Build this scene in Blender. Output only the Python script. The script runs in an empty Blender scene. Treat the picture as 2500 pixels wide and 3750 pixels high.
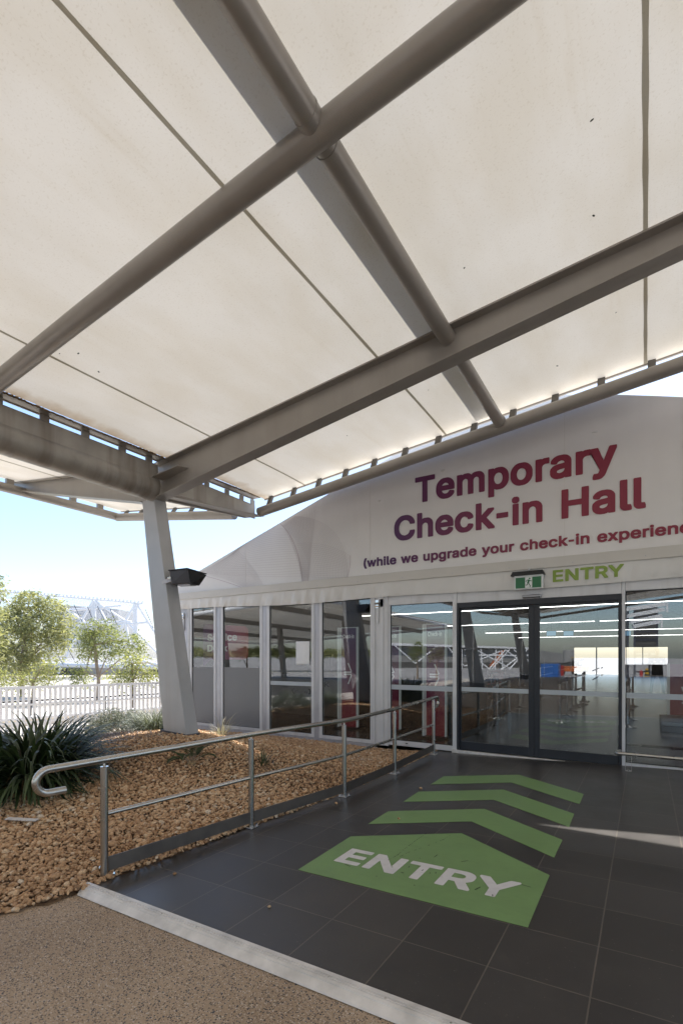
import bpy, bmesh, math, random
import numpy as np
from mathutils import Vector, Matrix

random.seed(7); rng = np.random.default_rng(7)
SC = bpy.context.scene
COL = SC.collection
R = math.radians

# ------------------------------------------------------------------ camera, sky, sun, exposure
# world axes: x runs along the hall front (right), y goes into the hall, z up; metres
F_PX, YH, TH, CAM_Z = 1800.0, 2400.0, R(31.7), 1.506          # lens and heading measured from the photograph
cam_d = bpy.data.cameras.new('camera'); cam = bpy.data.objects.new('camera', cam_d); COL.objects.link(cam)
cam.location = (0, 0, CAM_Z); cam.rotation_euler = (R(90), 0, TH)
cam_d.sensor_fit = 'VERTICAL'; cam_d.sensor_height = 36.0; cam_d.sensor_width = 24.0
cam_d.lens = F_PX / 3750 * 36.0
cam_d.shift_y = (YH - 1875) / 3750
cam_d.clip_start = 0.05; cam_d.clip_end = 3000
SC.camera = cam
SUN_A, SUN_B = 0.0, 1.68                                     # direction to the sun: (A, 1, B)
sun_el = math.atan2(SUN_B, math.hypot(SUN_A, 1)); sun_az = math.atan2(SUN_A, 1.0)
w = bpy.data.worlds.new('World'); SC.world = w; w.use_nodes = True
nt = w.node_tree; bg = nt.nodes['Background']
sky = nt.nodes.new('ShaderNodeTexSky'); sky.sky_type = 'NISHITA'; sky.sun_disc = False
sky.sun_elevation = sun_el; sky.sun_rotation = sun_az
sky.air_density = 1.0; sky.dust_density = 1.2; sky.ozone_density = 2.5
nt.links.new(sky.outputs[0], bg.inputs[0]); bg.inputs[1].default_value = 0.125
sl = bpy.data.lights.new('sun', 'SUN'); sl.energy = 4.6; sl.angle = R(0.5); sl.color = (1.0, 0.95, 0.87)
so = bpy.data.objects.new('sun', sl); COL.objects.link(so); so.location = (0, 30, 40)
so.rotation_euler = Vector((SUN_A, 1, SUN_B)).to_track_quat('Z', 'Y').to_euler()
SC.view_settings.view_transform = 'Standard'; SC.view_settings.look = 'None'
SC.view_settings.exposure = 1.28; SC.view_settings.gamma = 1.0
SC.cycles.max_bounces = 10; SC.cycles.transparent_max_bounces = 16
SC.cycles.diffuse_bounces = 5; SC.cycles.glossy_bounces = 4; SC.cycles.transmission_bounces = 6
SC.cycles.sample_clamp_indirect = 6.0
SC.cycles.use_denoising = True

# ------------------------------------------------------------------ measuring helpers (pixel of the 2500 x 3750 photo -> place)
CT, ST = math.cos(TH), math.sin(TH)
def ray(px, py):
    X = (px - 1250) / F_PX
    return Vector((X * CT - ST, X * ST + CT, (YH - py) / F_PX))
def at_v(px, py, v):
    r = ray(px, py); t = v / r.y; return Vector((r.x * t, v, CAM_Z + r.z * t))
def at_d(px, py, d):
    r = ray(px, py) * d; return Vector((r.x, r.y, CAM_Z + r.z))
VW = 7.95                                                       # plane of the hall's glazing
def mir(px, py, d):                                             # a place seen by reflection in the glazing
    p = at_d(px, py, d); return Vector((p.x, 2 * VW - p.y, p.z))
def gz(u, v): return 0.0273 * (u + 0.207) - 0.0055 * (v - 2.416)  # tiled floor's falls

# ------------------------------------------------------------------ materials
def mat(name, col, rough=0.5, metal=0.0, var=0.0, vscale=4.0, bump=0.0, bscale=40.0, spec=0.5, stretch=None, col2=None, detail=6):
    m = bpy.data.materials.new(name); m.use_nodes = True
    n = m.node_tree.nodes; L = m.node_tree.links; b = n['Principled BSDF']
    b.inputs['Roughness'].default_value = rough; b.inputs['Metallic'].default_value = metal
    b.inputs['Specular IOR Level'].default_value = spec
    b.inputs['Base Color'].default_value = (*col, 1)
    if var or bump:
        tc = n.new('ShaderNodeTexCoord'); mp = n.new('ShaderNodeMapping'); L.new(tc.outputs['Object'], mp.inputs[0])
        if stretch: mp.inputs['Scale'].default_value = stretch
    if var:
        nz = n.new('ShaderNodeTexNoise'); nz.inputs['Scale'].default_value = vscale; nz.inputs['Detail'].default_value = detail
        L.new(mp.outputs[0], nz.inputs['Vector'])
        cr = n.new('ShaderNodeValToRGB'); cr.color_ramp.elements[0].position = 0.3; cr.color_ramp.elements[1].position = 0.7
        c2 = col2 or tuple(c * (1 - var) for c in col)
        cr.color_ramp.elements[0].color = (*c2, 1); cr.color_ramp.elements[1].color = (*[min(1, c * (1 + var * .4)) for c in col], 1)
        L.new(nz.outputs[0], cr.inputs[0]); L.new(cr.outputs[0], b.inputs['Base Color'])
        mr = n.new('ShaderNodeMapRange'); mr.inputs[3].default_value = max(.02, rough * .8); mr.inputs[4].default_value = min(1, rough * 1.25)
        L.new(nz.outputs[0], mr.inputs[0]); L.new(mr.outputs[0], b.inputs['Roughness'])
    if bump:
        nb = n.new('ShaderNodeTexNoise'); nb.inputs['Scale'].default_value = bscale; nb.inputs['Detail'].default_value = 4
        L.new(mp.outputs[0], nb.inputs['Vector'])
        bp = n.new('ShaderNodeBump'); bp.inputs['Strength'].default_value = bump; bp.inputs['Distance'].default_value = 0.01
        L.new(nb.outputs[0], bp.inputs['Height']); L.new(bp.outputs[0], b.inputs['Normal'])
    return m

def streaked(m, axis_scale, amount, dark):                     # weather streaks multiplied over a material
    n = m.node_tree.nodes; L = m.node_tree.links; b = n['Principled BSDF']
    tc = n.new('ShaderNodeTexCoord'); mp = n.new('ShaderNodeMapping'); mp.inputs['Scale'].default_value = axis_scale
    nz = n.new('ShaderNodeTexNoise'); nz.inputs['Scale'].default_value = 1.0; nz.inputs['Detail'].default_value = 5
    L.new(tc.outputs['Object'], mp.inputs[0]); L.new(mp.outputs[0], nz.inputs['Vector'])
    cr = n.new('ShaderNodeValToRGB'); cr.color_ramp.elements[0].position = .5; cr.color_ramp.elements[1].position = .74
    cr.color_ramp.elements[0].color = (0, 0, 0, 1); cr.color_ramp.elements[1].color = (amount,) * 3 + (1,)
    L.new(nz.outputs[0], cr.inputs[0])
    mx = n.new('ShaderNodeMixRGB'); mx.inputs[2].default_value = (*dark, 1); L.new(cr.outputs[0], mx.inputs[0])
    if b.inputs['Base Color'].links: L.new(b.inputs['Base Color'].links[0].from_socket, mx.inputs[1])
    else: mx.inputs[1].default_value = b.inputs['Base Color'].default_value
    L.new(mx.outputs[0], b.inputs['Base Color']); return m

def emis(name, col, s):
    m = bpy.data.materials.new(name); m.use_nodes = True; b = m.node_tree.nodes['Principled BSDF']
    b.inputs['Base Color'].default_value = (*col, 1); b.inputs['Emission Color'].default_value = (*col, 1); b.inputs['Emission Strength'].default_value = s
    return m

def glass_mat():
    m = bpy.data.materials.new('clear_glass'); m.use_nodes = True; n = m.node_tree.nodes; L = m.node_tree.links
    n.remove(n['Principled BSDF']); out = n['Material Output']
    tr = n.new('ShaderNodeBsdfTransparent'); tr.inputs[0].default_value = (.86, .88, .88, 1)
    gl = n.new('ShaderNodeBsdfGlossy'); gl.inputs['Roughness'].default_value = 0.0; gl.inputs[0].default_value = (.95, .97, 1, 1)
    fr = n.new('ShaderNodeFresnel'); ge = n.new('ShaderNodeNewGeometry'); io = n.new('ShaderNodeMix'); io.data_type = 'FLOAT'   # same reflectance on both faces of a pane
    io.inputs[2].default_value = 1.95; io.inputs[3].default_value = 1 / 1.95; L.new(ge.outputs['Backfacing'], io.inputs[0]); L.new(io.outputs[0], fr.inputs[0])
    mx = n.new('ShaderNodeMixShader'); L.new(fr.outputs[0], mx.inputs[0]); L.new(tr.outputs[0], mx.inputs[1]); L.new(gl.outputs[0], mx.inputs[2])
    L.new(mx.outputs[0], out.inputs[0]); return m

def film_mat(name, col, a):
    m = bpy.data.materials.new(name); m.use_nodes = True; n = m.node_tree.nodes; L = m.node_tree.links
    b = n['Principled BSDF']; out = n['Material Output']; b.inputs['Base Color'].default_value = (*col, 1); b.inputs['Roughness'].default_value = .35
    tr = n.new('ShaderNodeBsdfTransparent'); mx = n.new('ShaderNodeMixShader'); mx.inputs[0].default_value = a
    L.new(tr.outputs[0], mx.inputs[1]); L.new(b.outputs[0], mx.inputs[2]); L.new(mx.outputs[0], out.inputs[0]); return m

def membrane_mat(name, col, trans):
    m = bpy.data.materials.new(name); m.use_nodes = True; n = m.node_tree.nodes; L = m.node_tree.links
    b = n['Principled BSDF']; out = n['Material Output']; b.inputs['Roughness'].default_value = .75; b.inputs['Specular IOR Level'].default_value = .25
    tc = n.new('ShaderNodeTexCoord')
    def ramp(scale, p0, p1, c0, c1, stretch=(1, 1, 1), detail=6):
        mp = n.new('ShaderNodeMapping'); mp.inputs['Scale'].default_value = stretch; L.new(tc.outputs['Object'], mp.inputs[0])
        z = n.new('ShaderNodeTexNoise'); z.inputs['Scale'].default_value = scale; z.inputs['Detail'].default_value = detail; L.new(mp.outputs[0], z.inputs['Vector'])
        c = n.new('ShaderNodeValToRGB'); c.color_ramp.elements[0].position = p0; c.color_ramp.elements[1].position = p1
        c.color_ramp.elements[0].color = (*c0, 1); c.color_ramp.elements[1].color = (*c1, 1); L.new(z.outputs[0], c.inputs[0]); return c
    base = ramp(.6, .3, .72, tuple(x * .93 for x in col), col)
    blot = ramp(2.2, .35, .62, (.93, .91, .87), (1, 1, 1), (1, .45, 1))
    spk = ramp(70, .30, .42, (.92, .905, .88), (1, 1, 1), detail=2)
    strk = ramp(1.0, .60, .80, (1, 1, 1), (.955, .94, .915), (11, .8, 1))
    def mul(a, c):
        x = n.new('ShaderNodeMixRGB'); x.blend_type = 'MULTIPLY'; x.inputs[0].default_value = 1; L.new(a.outputs[0], x.inputs[1]); L.new(c.outputs[0], x.inputs[2]); return x
    c = mul(mul(mul(base, blot), spk), strk)
    sx = n.new('ShaderNodeSeparateXYZ'); L.new(tc.outputs['Object'], sx.inputs[0]); nz2 = n.new('ShaderNodeTexNoise'); nz2.inputs['Scale'].default_value = 5; nz2.inputs['Detail'].default_value = 6; L.new(tc.outputs['Object'], nz2.inputs['Vector'])
    ma = n.new('ShaderNodeMath'); ma.operation = 'MULTIPLY_ADD'; ma.inputs[1].default_value = -.35; L.new(nz2.outputs[0], ma.inputs[0]); L.new(sx.outputs[0], ma.inputs[2])
    mr2 = n.new('ShaderNodeMapRange'); mr2.inputs[1].default_value = -6.35; mr2.inputs[2].default_value = -6.08; mr2.inputs[3].default_value = .75; mr2.inputs[4].default_value = 0; L.new(ma.outputs[0], mr2.inputs[0])
    gt = n.new('ShaderNodeMath'); gt.operation = 'GREATER_THAN'; gt.inputs[1].default_value = -6.4; L.new(sx.outputs[0], gt.inputs[0]); mm = n.new('ShaderNodeMath'); mm.operation = 'MULTIPLY'; L.new(gt.outputs[0], mm.inputs[0]); L.new(mr2.outputs[0], mm.inputs[1])
    c3 = n.new('ShaderNodeMixRGB'); c3.inputs[2].default_value = (.40, .27, .14, 1); L.new(mm.outputs[0], c3.inputs[0]); L.new(c.outputs[0], c3.inputs[1]); c = c3
    L.new(c.outputs[0], b.inputs['Base Color'])
    t = n.new('ShaderNodeBsdfTranslucent'); L.new(c.outputs[0], t.inputs[0])
    mx = n.new('ShaderNodeMixShader'); mx.inputs[0].default_value = trans
    L.new(b.outputs[0], mx.inputs[1]); L.new(t.outputs[0], mx.inputs[2]); L.new(mx.outputs[0], out.inputs[0]); return m

def leaf_mat(name, c_dark, c_light, trans=.45):
    m = bpy.data.materials.new(name); m.use_nodes = True; n = m.node_tree.nodes; L = m.node_tree.links
    b = n['Principled BSDF']; out = n['Material Output']; b.inputs['Roughness'].default_value = .5
    at = n.new('ShaderNodeAttribute'); at.attribute_name = 'tint'
    cr = n.new('ShaderNodeValToRGB'); cr.color_ramp.elements[0].color = (*c_dark, 1); cr.color_ramp.elements[1].color = (*c_light, 1)
    L.new(at.outputs['Fac'], cr.inputs[0]); L.new(cr.outputs[0], b.inputs['Base Color'])
    t = n.new('ShaderNodeBsdfTranslucent'); g = n.new('ShaderNodeMixRGB'); g.blend_type = 'MULTIPLY'; g.inputs[0].default_value = 1
    g.inputs[2].default_value = (1.0, 1.0, .62, 1); L.new(cr.outputs[0], g.inputs[1]); L.new(g.outputs[0], t.inputs[0])
    mx = n.new('ShaderNodeMixShader'); mx.inputs[0].default_value = trans
    L.new(b.outputs[0], mx.inputs[1]); L.new(t.outputs[0], mx.inputs[2]); L.new(mx.outputs[0], out.inputs[0]); return m

def tile_mat(name, base, grout, size, ox, oy, rough, wgrout=.0045, relief=.5):
    m = bpy.data.materials.new(name); m.use_nodes = True; n = m.node_tree.nodes; L = m.node_tree.links; b = n['Principled BSDF']
    tc = n.new('ShaderNodeTexCoord'); mp = n.new('ShaderNodeMapping'); mp.inputs['Location'].default_value = (-ox, -oy, 0)
    L.new(tc.outputs['Object'], mp.inputs[0])
    br = n.new('ShaderNodeTexBrick'); br.offset = 0; br.squash = 1; br.inputs['Scale'].default_value = 1
    br.inputs['Brick Width'].default_value = size; br.inputs['Row Height'].default_value = size
    br.inputs['Mortar Size'].default_value = wgrout; br.inputs['Mortar Smooth'].default_value = .1; br.inputs['Bias'].default_value = 0
    br.inputs['Color1'].default_value = (*[c * .80 for c in base], 1); br.inputs['Color2'].default_value = (*[c * 1.2 for c in base], 1)
    br.inputs['Mortar'].default_value = (*grout, 1); L.new(mp.outputs[0], br.inputs['Vector'])
    nz = n.new('ShaderNodeTexNoise'); nz.inputs['Scale'].default_value = 3.5; nz.inputs['Detail'].default_value = 8; nz.inputs['Roughness'].default_value = .7; L.new(tc.outputs['Object'], nz.inputs['Vector'])
    cr = n.new('ShaderNodeValToRGB'); cr.color_ramp.elements[0].position = .3; cr.color_ramp.elements[1].position = .75
    cr.color_ramp.elements[0].color = (.78, .78, .8, 1); cr.color_ramp.elements[1].color = (1.18, 1.15, 1.1, 1); L.new(nz.outputs[0], cr.inputs[0])
    mx = n.new('ShaderNodeMixRGB'); mx.blend_type = 'MULTIPLY'; mx.inputs[0].default_value = 1; L.new(br.outputs[0], mx.inputs[1]); L.new(cr.outputs[0], mx.inputs[2])
    # pale dust specks
    sp = n.new('ShaderNodeTexNoise'); sp.inputs['Scale'].default_value = 90; sp.inputs['Detail'].default_value = 1; L.new(tc.outputs['Object'], sp.inputs['Vector'])
    sr = n.new('ShaderNodeValToRGB'); sr.color_ramp.elements[0].position = .74; sr.color_ramp.elements[1].position = .80; sr.color_ramp.elements[1].color = (.35, .35, .35, 1); sr.color_ramp.elements[0].color = (0, 0, 0, 1)
    L.new(sp.outputs[0], sr.inputs[0])
    m2 = n.new('ShaderNodeMixRGB'); m2.inputs[2].default_value = (.3, .27, .23, 1); L.new(sr.outputs[0], m2.inputs[0]); L.new(mx.outputs[0], m2.inputs[1])
    L.new(m2.outputs[0], b.inputs['Base Color'])
    mr = n.new('ShaderNodeMapRange'); mr.inputs[3].default_value = rough * .75; mr.inputs[4].default_value = rough * 1.3; L.new(nz.outputs[0], mr.inputs[0]); L.new(mr.outputs[0], b.inputs['Roughness'])
    bp = n.new('ShaderNodeBump'); bp.inputs['Strength'].default_value = relief; bp.inputs['Distance'].default_value = .003; bp.invert = True
    L.new(br.outputs['Fac'], bp.inputs['Height']); L.new(bp.outputs[0], b.inputs['Normal']); return m

def aggregate_mat():
    m = bpy.data.materials.new('exposed_aggregate_concrete'); m.use_nodes = True; n = m.node_tree.nodes; L = m.node_tree.links; b = n['Principled BSDF']
    tc = n.new('ShaderNodeTexCoord')
    nz = n.new('ShaderNodeTexNoise'); nz.inputs['Scale'].default_value = 1.3; nz.inputs['Detail'].default_value = 8; L.new(tc.outputs['Object'], nz.inputs['Vector'])
    base = n.new('ShaderNodeValToRGB'); base.color_ramp.elements[0].position = .3; base.color_ramp.elements[1].position = .7
    base.color_ramp.elements[0].color = (.31, .222, .145, 1); base.color_ramp.elements[1].color = (.43, .32, .22, 1); L.new(nz.outputs[0], base.inputs[0])
    cur = base
    for sc_, p, c, seed in ((80, .33, (.035, .034, .04), 0), (85, .30, (.58, .50, .42), 3.3), (130, .32, (.09, .06, .04), 7.1), (52, .24, (.06, .062, .075), 11.0), (160, .28, (.62, .55, .48), 5.2), (100, .30, (.05, .045, .045), 19.0)):
        mp = n.new('ShaderNodeMapping'); mp.inputs['Location'].default_value = (seed, seed * 2, 0); L.new(tc.outputs['Object'], mp.inputs[0])
        dn = n.new('ShaderNodeTexNoise'); dn.inputs['Scale'].default_value = sc_ * 1.2; L.new(mp.outputs[0], dn.inputs['Vector'])
        ad = n.new('ShaderNodeMixRGB'); ad.blend_type = 'ADD'; ad.inputs[0].default_value = .012; L.new(mp.outputs[0], ad.inputs[1]); L.new(dn.outputs['Color'], ad.inputs[2])
        vo = n.new('ShaderNodeTexVoronoi'); vo.inputs['Scale'].default_value = sc_; vo.inputs['Randomness'].default_value = 1; L.new(ad.outputs[0], vo.inputs['Vector'])
        # only some cells carry a chip
        sep = n.new('ShaderNodeSeparateColor'); L.new(vo.outputs['Color'], sep.inputs[0])
        pick = n.new('ShaderNodeMath'); pick.operation = 'LESS_THAN'; pick.inputs[1].default_value = .42; L.new(sep.outputs[0], pick.inputs[0])
        near = n.new('ShaderNodeMath'); near.operation = 'LESS_THAN'; near.inputs[1].default_value = p; L.new(vo.outputs['Distance'], near.inputs[0])
        f = n.new('ShaderNodeMath'); f.operation = 'MULTIPLY'; L.new(pick.outputs[0], f.inputs[0]); L.new(near.outputs[0], f.inputs[1])
        mx = n.new('ShaderNodeMixRGB'); mx.inputs[2].default_value = (*c, 1); L.new(f.outputs[0], mx.inputs[0]); L.new(cur.outputs[0], mx.inputs[1]); cur = mx
    L.new(cur.outputs[0], b.inputs['Base Color']); b.inputs['Roughness'].default_value = .8
    nb = n.new('ShaderNodeTexNoise'); nb.inputs['Scale'].default_value = 120; nb.inputs['Detail'].default_value = 3; L.new(tc.outputs['Object'], nb.inputs['Vector'])
    bp = n.new('ShaderNodeBump'); bp.inputs['Strength'].default_value = .45; bp.inputs['Distance'].default_value = .005; L.new(nb.outputs[0], bp.inputs['Height']); L.new(bp.outputs[0], b.inputs['Normal'])
    return m

def tint_mat(name, stops, rough=.75, bump=.3):
    m = bpy.data.materials.new(name); m.use_nodes = True; n = m.node_tree.nodes; L = m.node_tree.links; b = n['Principled BSDF']; b.inputs['Roughness'].default_value = rough
    at = n.new('ShaderNodeAttribute'); at.attribute_name = 'tint'
    cr = n.new('ShaderNodeValToRGB'); e = cr.color_ramp.elements
    e[0].position = stops[0][0]; e[0].color = (*stops[0][1], 1); e[1].position = stops[-1][0]; e[1].color = (*stops[-1][1], 1)
    for p, c in stops[1:-1]: x = e.new(p); x.color = (*c, 1)
    L.new(at.outputs['Fac'], cr.inputs[0])
    tc = n.new('ShaderNodeTexCoord'); nz = n.new('ShaderNodeTexNoise'); nz.inputs['Scale'].default_value = 70; nz.inputs['Detail'].default_value = 4; L.new(tc.outputs['Object'], nz.inputs['Vector'])
    c2 = n.new('ShaderNodeValToRGB'); c2.color_ramp.elements[0].position = .3; c2.color_ramp.elements[1].position = .7; c2.color_ramp.elements[0].color = (.72, .68, .64, 1); c2.color_ramp.elements[1].color = (1.1, 1.08, 1.05, 1); L.new(nz.outputs[0], c2.inputs[0])
    mx = n.new('ShaderNodeMixRGB'); mx.blend_type = 'MULTIPLY'; mx.inputs[0].default_value = 1; L.new(cr.outputs[0], mx.inputs[1]); L.new(c2.outputs[0], mx.inputs[2]); L.new(mx.outputs[0], b.inputs['Base Color'])
    bp = n.new('ShaderNodeBump'); bp.inputs['Strength'].default_value = bump; bp.inputs['Distance'].default_value = .004; L.new(nz.outputs[0], bp.inputs['Height']); L.new(bp.outputs[0], b.inputs['Normal']); return m

def gradient_mat(name, x0, x1, c0, c1, axis=0, rough=.5):
    m = bpy.data.materials.new(name); m.use_nodes = True; n = m.node_tree.nodes; L = m.node_tree.links; b = n['Principled BSDF']; b.inputs['Roughness'].default_value = rough
    tc = n.new('ShaderNodeTexCoord'); sp = n.new('ShaderNodeSeparateXYZ'); L.new(tc.outputs['Object'], sp.inputs[0])
    mr = n.new('ShaderNodeMapRange'); mr.inputs[1].default_value = x0; mr.inputs[2].default_value = x1; L.new(sp.outputs[axis], mr.inputs[0])
    mx = n.new('ShaderNodeMixRGB'); mx.inputs[1].default_value = (*c0, 1); mx.inputs[2].default_value = (*c1, 1); L.new(mr.outputs[0], mx.inputs[0]); L.new(mx.outputs[0], b.inputs['Base Color']); return m

def glow_gradient(k, *a):                                        # printed face with a weak glow added so it shows through glass
    m = gradient_mat(*a); b = m.node_tree.nodes['Principled BSDF']; m.node_tree.links.new(b.inputs['Base Color'].links[0].from_socket, b.inputs['Emission Color']); b.inputs['Emission Strength'].default_value = k; return m
M = {}
M['membrane'] = membrane_mat('canopy_fabric', (.785, .745, .668), .180)
M['cover'] = membrane_mat('ridge_cover_fabric', (.60, .635, .69), .5)
M['seam'] = membrane_mat('fabric_seam', (.50, .475, .41), .45)
M['steel'] = streaked(mat('painted_steel_warm', (.315, .29, .262), .36, .25, var=.10, vscale=2, bump=.03, bscale=25), (5, 5, .6), .22, (.20, .17, .14))
M['dark_steel'] = mat('grimy_bracket_steel', (.12, .11, .10), .6, .2, var=.3, vscale=9)
M['girder_steel'] = streaked(mat('painted_steel_stained', (.36, .335, .30), .42, .2, var=.25, vscale=3, bump=.08, bscale=20), (1.2, 4.2, .35), .75, (.11, .075, .05))
M['dirt'] = mat('leaf_dirt', (.30, .21, .12), .95, var=.5, vscale=25, bump=.9, bscale=60)
M['col_steel'] = streaked(mat('painted_steel_column', (.40, .40, .41), .38, .2, var=.12, vscale=2, bump=.05, bscale=12), (6, 6, .5), .5, (.33, .31, .30))
M['stainless'] = mat('brushed_stainless', (.50, .475, .44), .27, 1.0, var=.06, vscale=2.5, detail=2)
M['kick'] = mat('satin_stainless_dark', (.20, .175, .155), .45, .8, var=.2, vscale=6)
M['white_alu'] = streaked(mat('white_aluminium', (.66, .655, .67), .42, .1, var=.06, vscale=2), (8, 8, .7), .35, (.42, .40, .38))
M['grey_alu'] = streaked(mat('grey_aluminium', (.50, .495, .53), .4, .35, var=.1, vscale=5), (20, 20, 1.5), .5, (.28, .27, .28))
M['pvc'] = streaked(mat('white_tent_pvc', (.755, .735, .725), .5, 0, var=.05, vscale=1.2, bump=.1, bscale=2.2), (4, 4, .5), .10, (.55, .52, .49))
M['pvc_flap'] = mat('white_pvc_flap', (.70, .68, .655), .42, 0, var=.06, vscale=2)
M['fascia'] = mat('cream_fascia', (.60, .57, .53), .45, .05, var=.06, vscale=2)
M['navy'] = mat('dark_navy_frame', (.018, .021, .03), .4, 0, var=.15, vscale=6)
M['black'] = mat('black_plastic', (.012, .012, .013), .5, 0, var=.2, vscale=8)
M['rubber'] = mat('black_gasket', (.01, .01, .01), .6)
M['glass'] = glass_mat()
M['frost'] = film_mat('grey_frosted_film', (.20, .20, .208), .97)
M['strip'] = film_mat('pale_safety_strip', (.50, .54, .58), .9)
M['paper'] = mat('white_paper', (.82, .82, .83), .8, 0, var=.06, vscale=6, bump=.35, bscale=9)
M['tile'] = tile_mat('dark_porcelain_tile', (.045, .041, .039), (.125, .107, .088), .45, -.207, 2.416, .34, .0035)
M['in_tile'] = tile_mat('interior_floor_tile', (.105, .095, .085), (.07, .065, .06), .60, .15, .1, .26, .003, 0)
for x in M['in_tile'].node_tree.nodes:
    if x.type == 'MAP_RANGE': x.inputs[3].default_value = x.inputs[4].default_value = .24
    if x.type == 'VALTORGB' and x.color_ramp.elements[1].position < .77:
        for e in x.color_ramp.elements: e.color = (1, 1, 1, 1)
M['concrete'] = aggregate_mat()
M['alu_strip'] = mat('mill_aluminium', (.72, .69, .66), .5, .3, var=.22, vscale=9, bump=.1, bscale=60)
M['green'] = streaked(mat('green_vinyl', (.175, .295, .108), .42, 0, var=.10, vscale=3), (9, 22, 1), .12, (.07, .12, .05))
M['white_vinyl'] = streaked(mat('white_vinyl', (.66, .64, .64), .45, 0, var=.07, vscale=9), (14, 14, 1), .25, (.33, .31, .29))
M['entry_green'] = mat('green_lettering', (.24, .34, .06), .5)
M['scuff'] = mat('rubber_scuff', (.03, .035, .028), .6)
M['stone'] = tint_mat('river_pebble', [(0, (.18, .10, .052)), (.25, (.41, .25, .135)), (.55, (.57, .37, .215)), (.8, (.67, .49, .315)), (1, (.69, .59, .47))])
M['bed'] = mat('gravel_bed', (.20, .125, .07), .95, 0, var=.5, vscale=22, bump=1, bscale=50)
M['ground'] = mat('pale_paving', (.46, .43, .39), .9, 0, var=.15, vscale=.4)
M['apron'] = mat('apron_concrete', (.34, .325, .31), .9, 0, var=.2, vscale=.15)
M['cream'] = mat('cream_render', (.74, .67, .56), .8, 0, var=.06, vscale=1)
M['fence'] = mat('white_slat', (.74, .74, .76), .45, 0, var=.05, vscale=3)
M['strap'] = leaf_mat('strap_leaf', (.012, .022, .008), (.065, .10, .035), .15)
M['deadleaf'] = leaf_mat('dry_leaf', (.06, .035, .018), (.16, .10, .05), .2)
M['euc'] = leaf_mat('eucalypt_leaf', (.17, .185, .09), (.58, .57, .32), .55)
M['euc2'] = leaf_mat('bright_eucalypt_leaf', (.13, .155, .055), (.45, .48, .22), .55)
M['euc3'] = leaf_mat('olive_leaf', (.15, .175, .065), (.52, .52, .24), .55)
M['grey_shrub'] = leaf_mat('grey_shrub_leaf', (.06, .075, .055), (.27, .30, .25), .25)
M['lav'] = leaf_mat('lilac_cover_leaf', (.12, .10, .10), (.30, .27, .29), .2)
M['palm'] = leaf_mat('palm_leaflet', (.02, .032, .014), (.085, .11, .05), .2)
M['straw'] = leaf_mat('straw_blade', (.30, .27, .20), (.62, .60, .52), .3)
M['bark'] = mat('pale_bark', (.32, .25, .19), .9, 0, var=.3, vscale=6)
M['truss'] = mat('white_truss', (.80, .80, .80), .5, 0, var=.05, vscale=1)
M['skin_mesh'] = film_mat('white_mesh_skin', (.66, .67, .69), .30)
M['greywall'] = mat('grey_cladding', (.27, .265, .255), .7, 0, var=.15, vscale=.7)
M['darkglass'] = mat('dark_window', (.03, .035, .045), .1)
M['partition'] = mat('grey_partition', (.10, .095, .085), .6, 0, var=.15, vscale=1)
M['tentin'] = mat('blockout_lining', (.10, .098, .094), .8, 0, var=.08, vscale=1)
M['desk'] = mat('ribbed_grey_desk', (.30, .285, .265), .5)
M['purple'] = glow_gradient(.06, 'purple_to_red_face', .1, 2.0, (.20, .014, .03), (.06, .02, .09), 2)
M['bubble'] = glow_gradient(.035, 'purple_to_red_bubble', -9.35, -7.87, (.16, .06, .24), (.42, .05, .08), 0)
M['pylon_white'] = emis('glow_white_side_panel', (.50, .54, .53), .08)  # white panel with a weak glow added
M['dim_white'] = emis('glow_white_letter', (.6, .6, .6), .09)  # letters with the same added glow as the printed faces
M['letters'] = gradient_mat('purple_to_crimson_print', -3.9, -1.2, (.075, .026, .105), (.25, .025, .052), 0)
M['print_line'] = mat('faint_print_line', (.58, .535, .54), .5)
M['print_arc'] = mat('mauve_print_line', (.44, .33, .37), .5)
M['exit_green'] = mat('exit_green', (.015, .14, .055), .3)
M['exit_white'] = mat('exit_white', (.72, .74, .74), .35)
M['chrome'] = mat('chrome', (.62, .61, .60), .12, 1.0)
M['led'] = emis('led_tube', (1, .98, .95), 5.0)
M['screen'] = emis('blue_screen', (.10, .22, .34), .5)
M['sensor'] = mat('silver_sensor', (.34, .34, .36), .3, .6)
M['flood'] = mat('charcoal_cast_metal', (.075, .078, .095), .45, .3, var=.12, vscale=10)
M['lens'] = mat('lamp_lens', (.10, .09, .09), .12)
M['skin'] = mat('skin', (.45, .28, .20), .5)
M['pink'] = mat('dusty_pink_cloth', (.30, .13, .13), .8)
M['dkcloth'] = mat('black_cloth', (.012, .012, .016), .85)
M['blue_box'] = mat('blue_sheet_metal', (.03, .13, .42), .45, 0, var=.2, vscale=2)
M['orange'] = mat('orange_paint', (.50, .12, .02), .5, 0, var=.2, vscale=3)
M['yellow'] = mat('yellow_paint', (.62, .36, .02), .5, 0, var=.15, vscale=3)
M['red'] = mat('red_paint', (.35, .03, .025), .45)
M['tyre'] = mat('tyre', (.02, .02, .02), .8)

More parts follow.
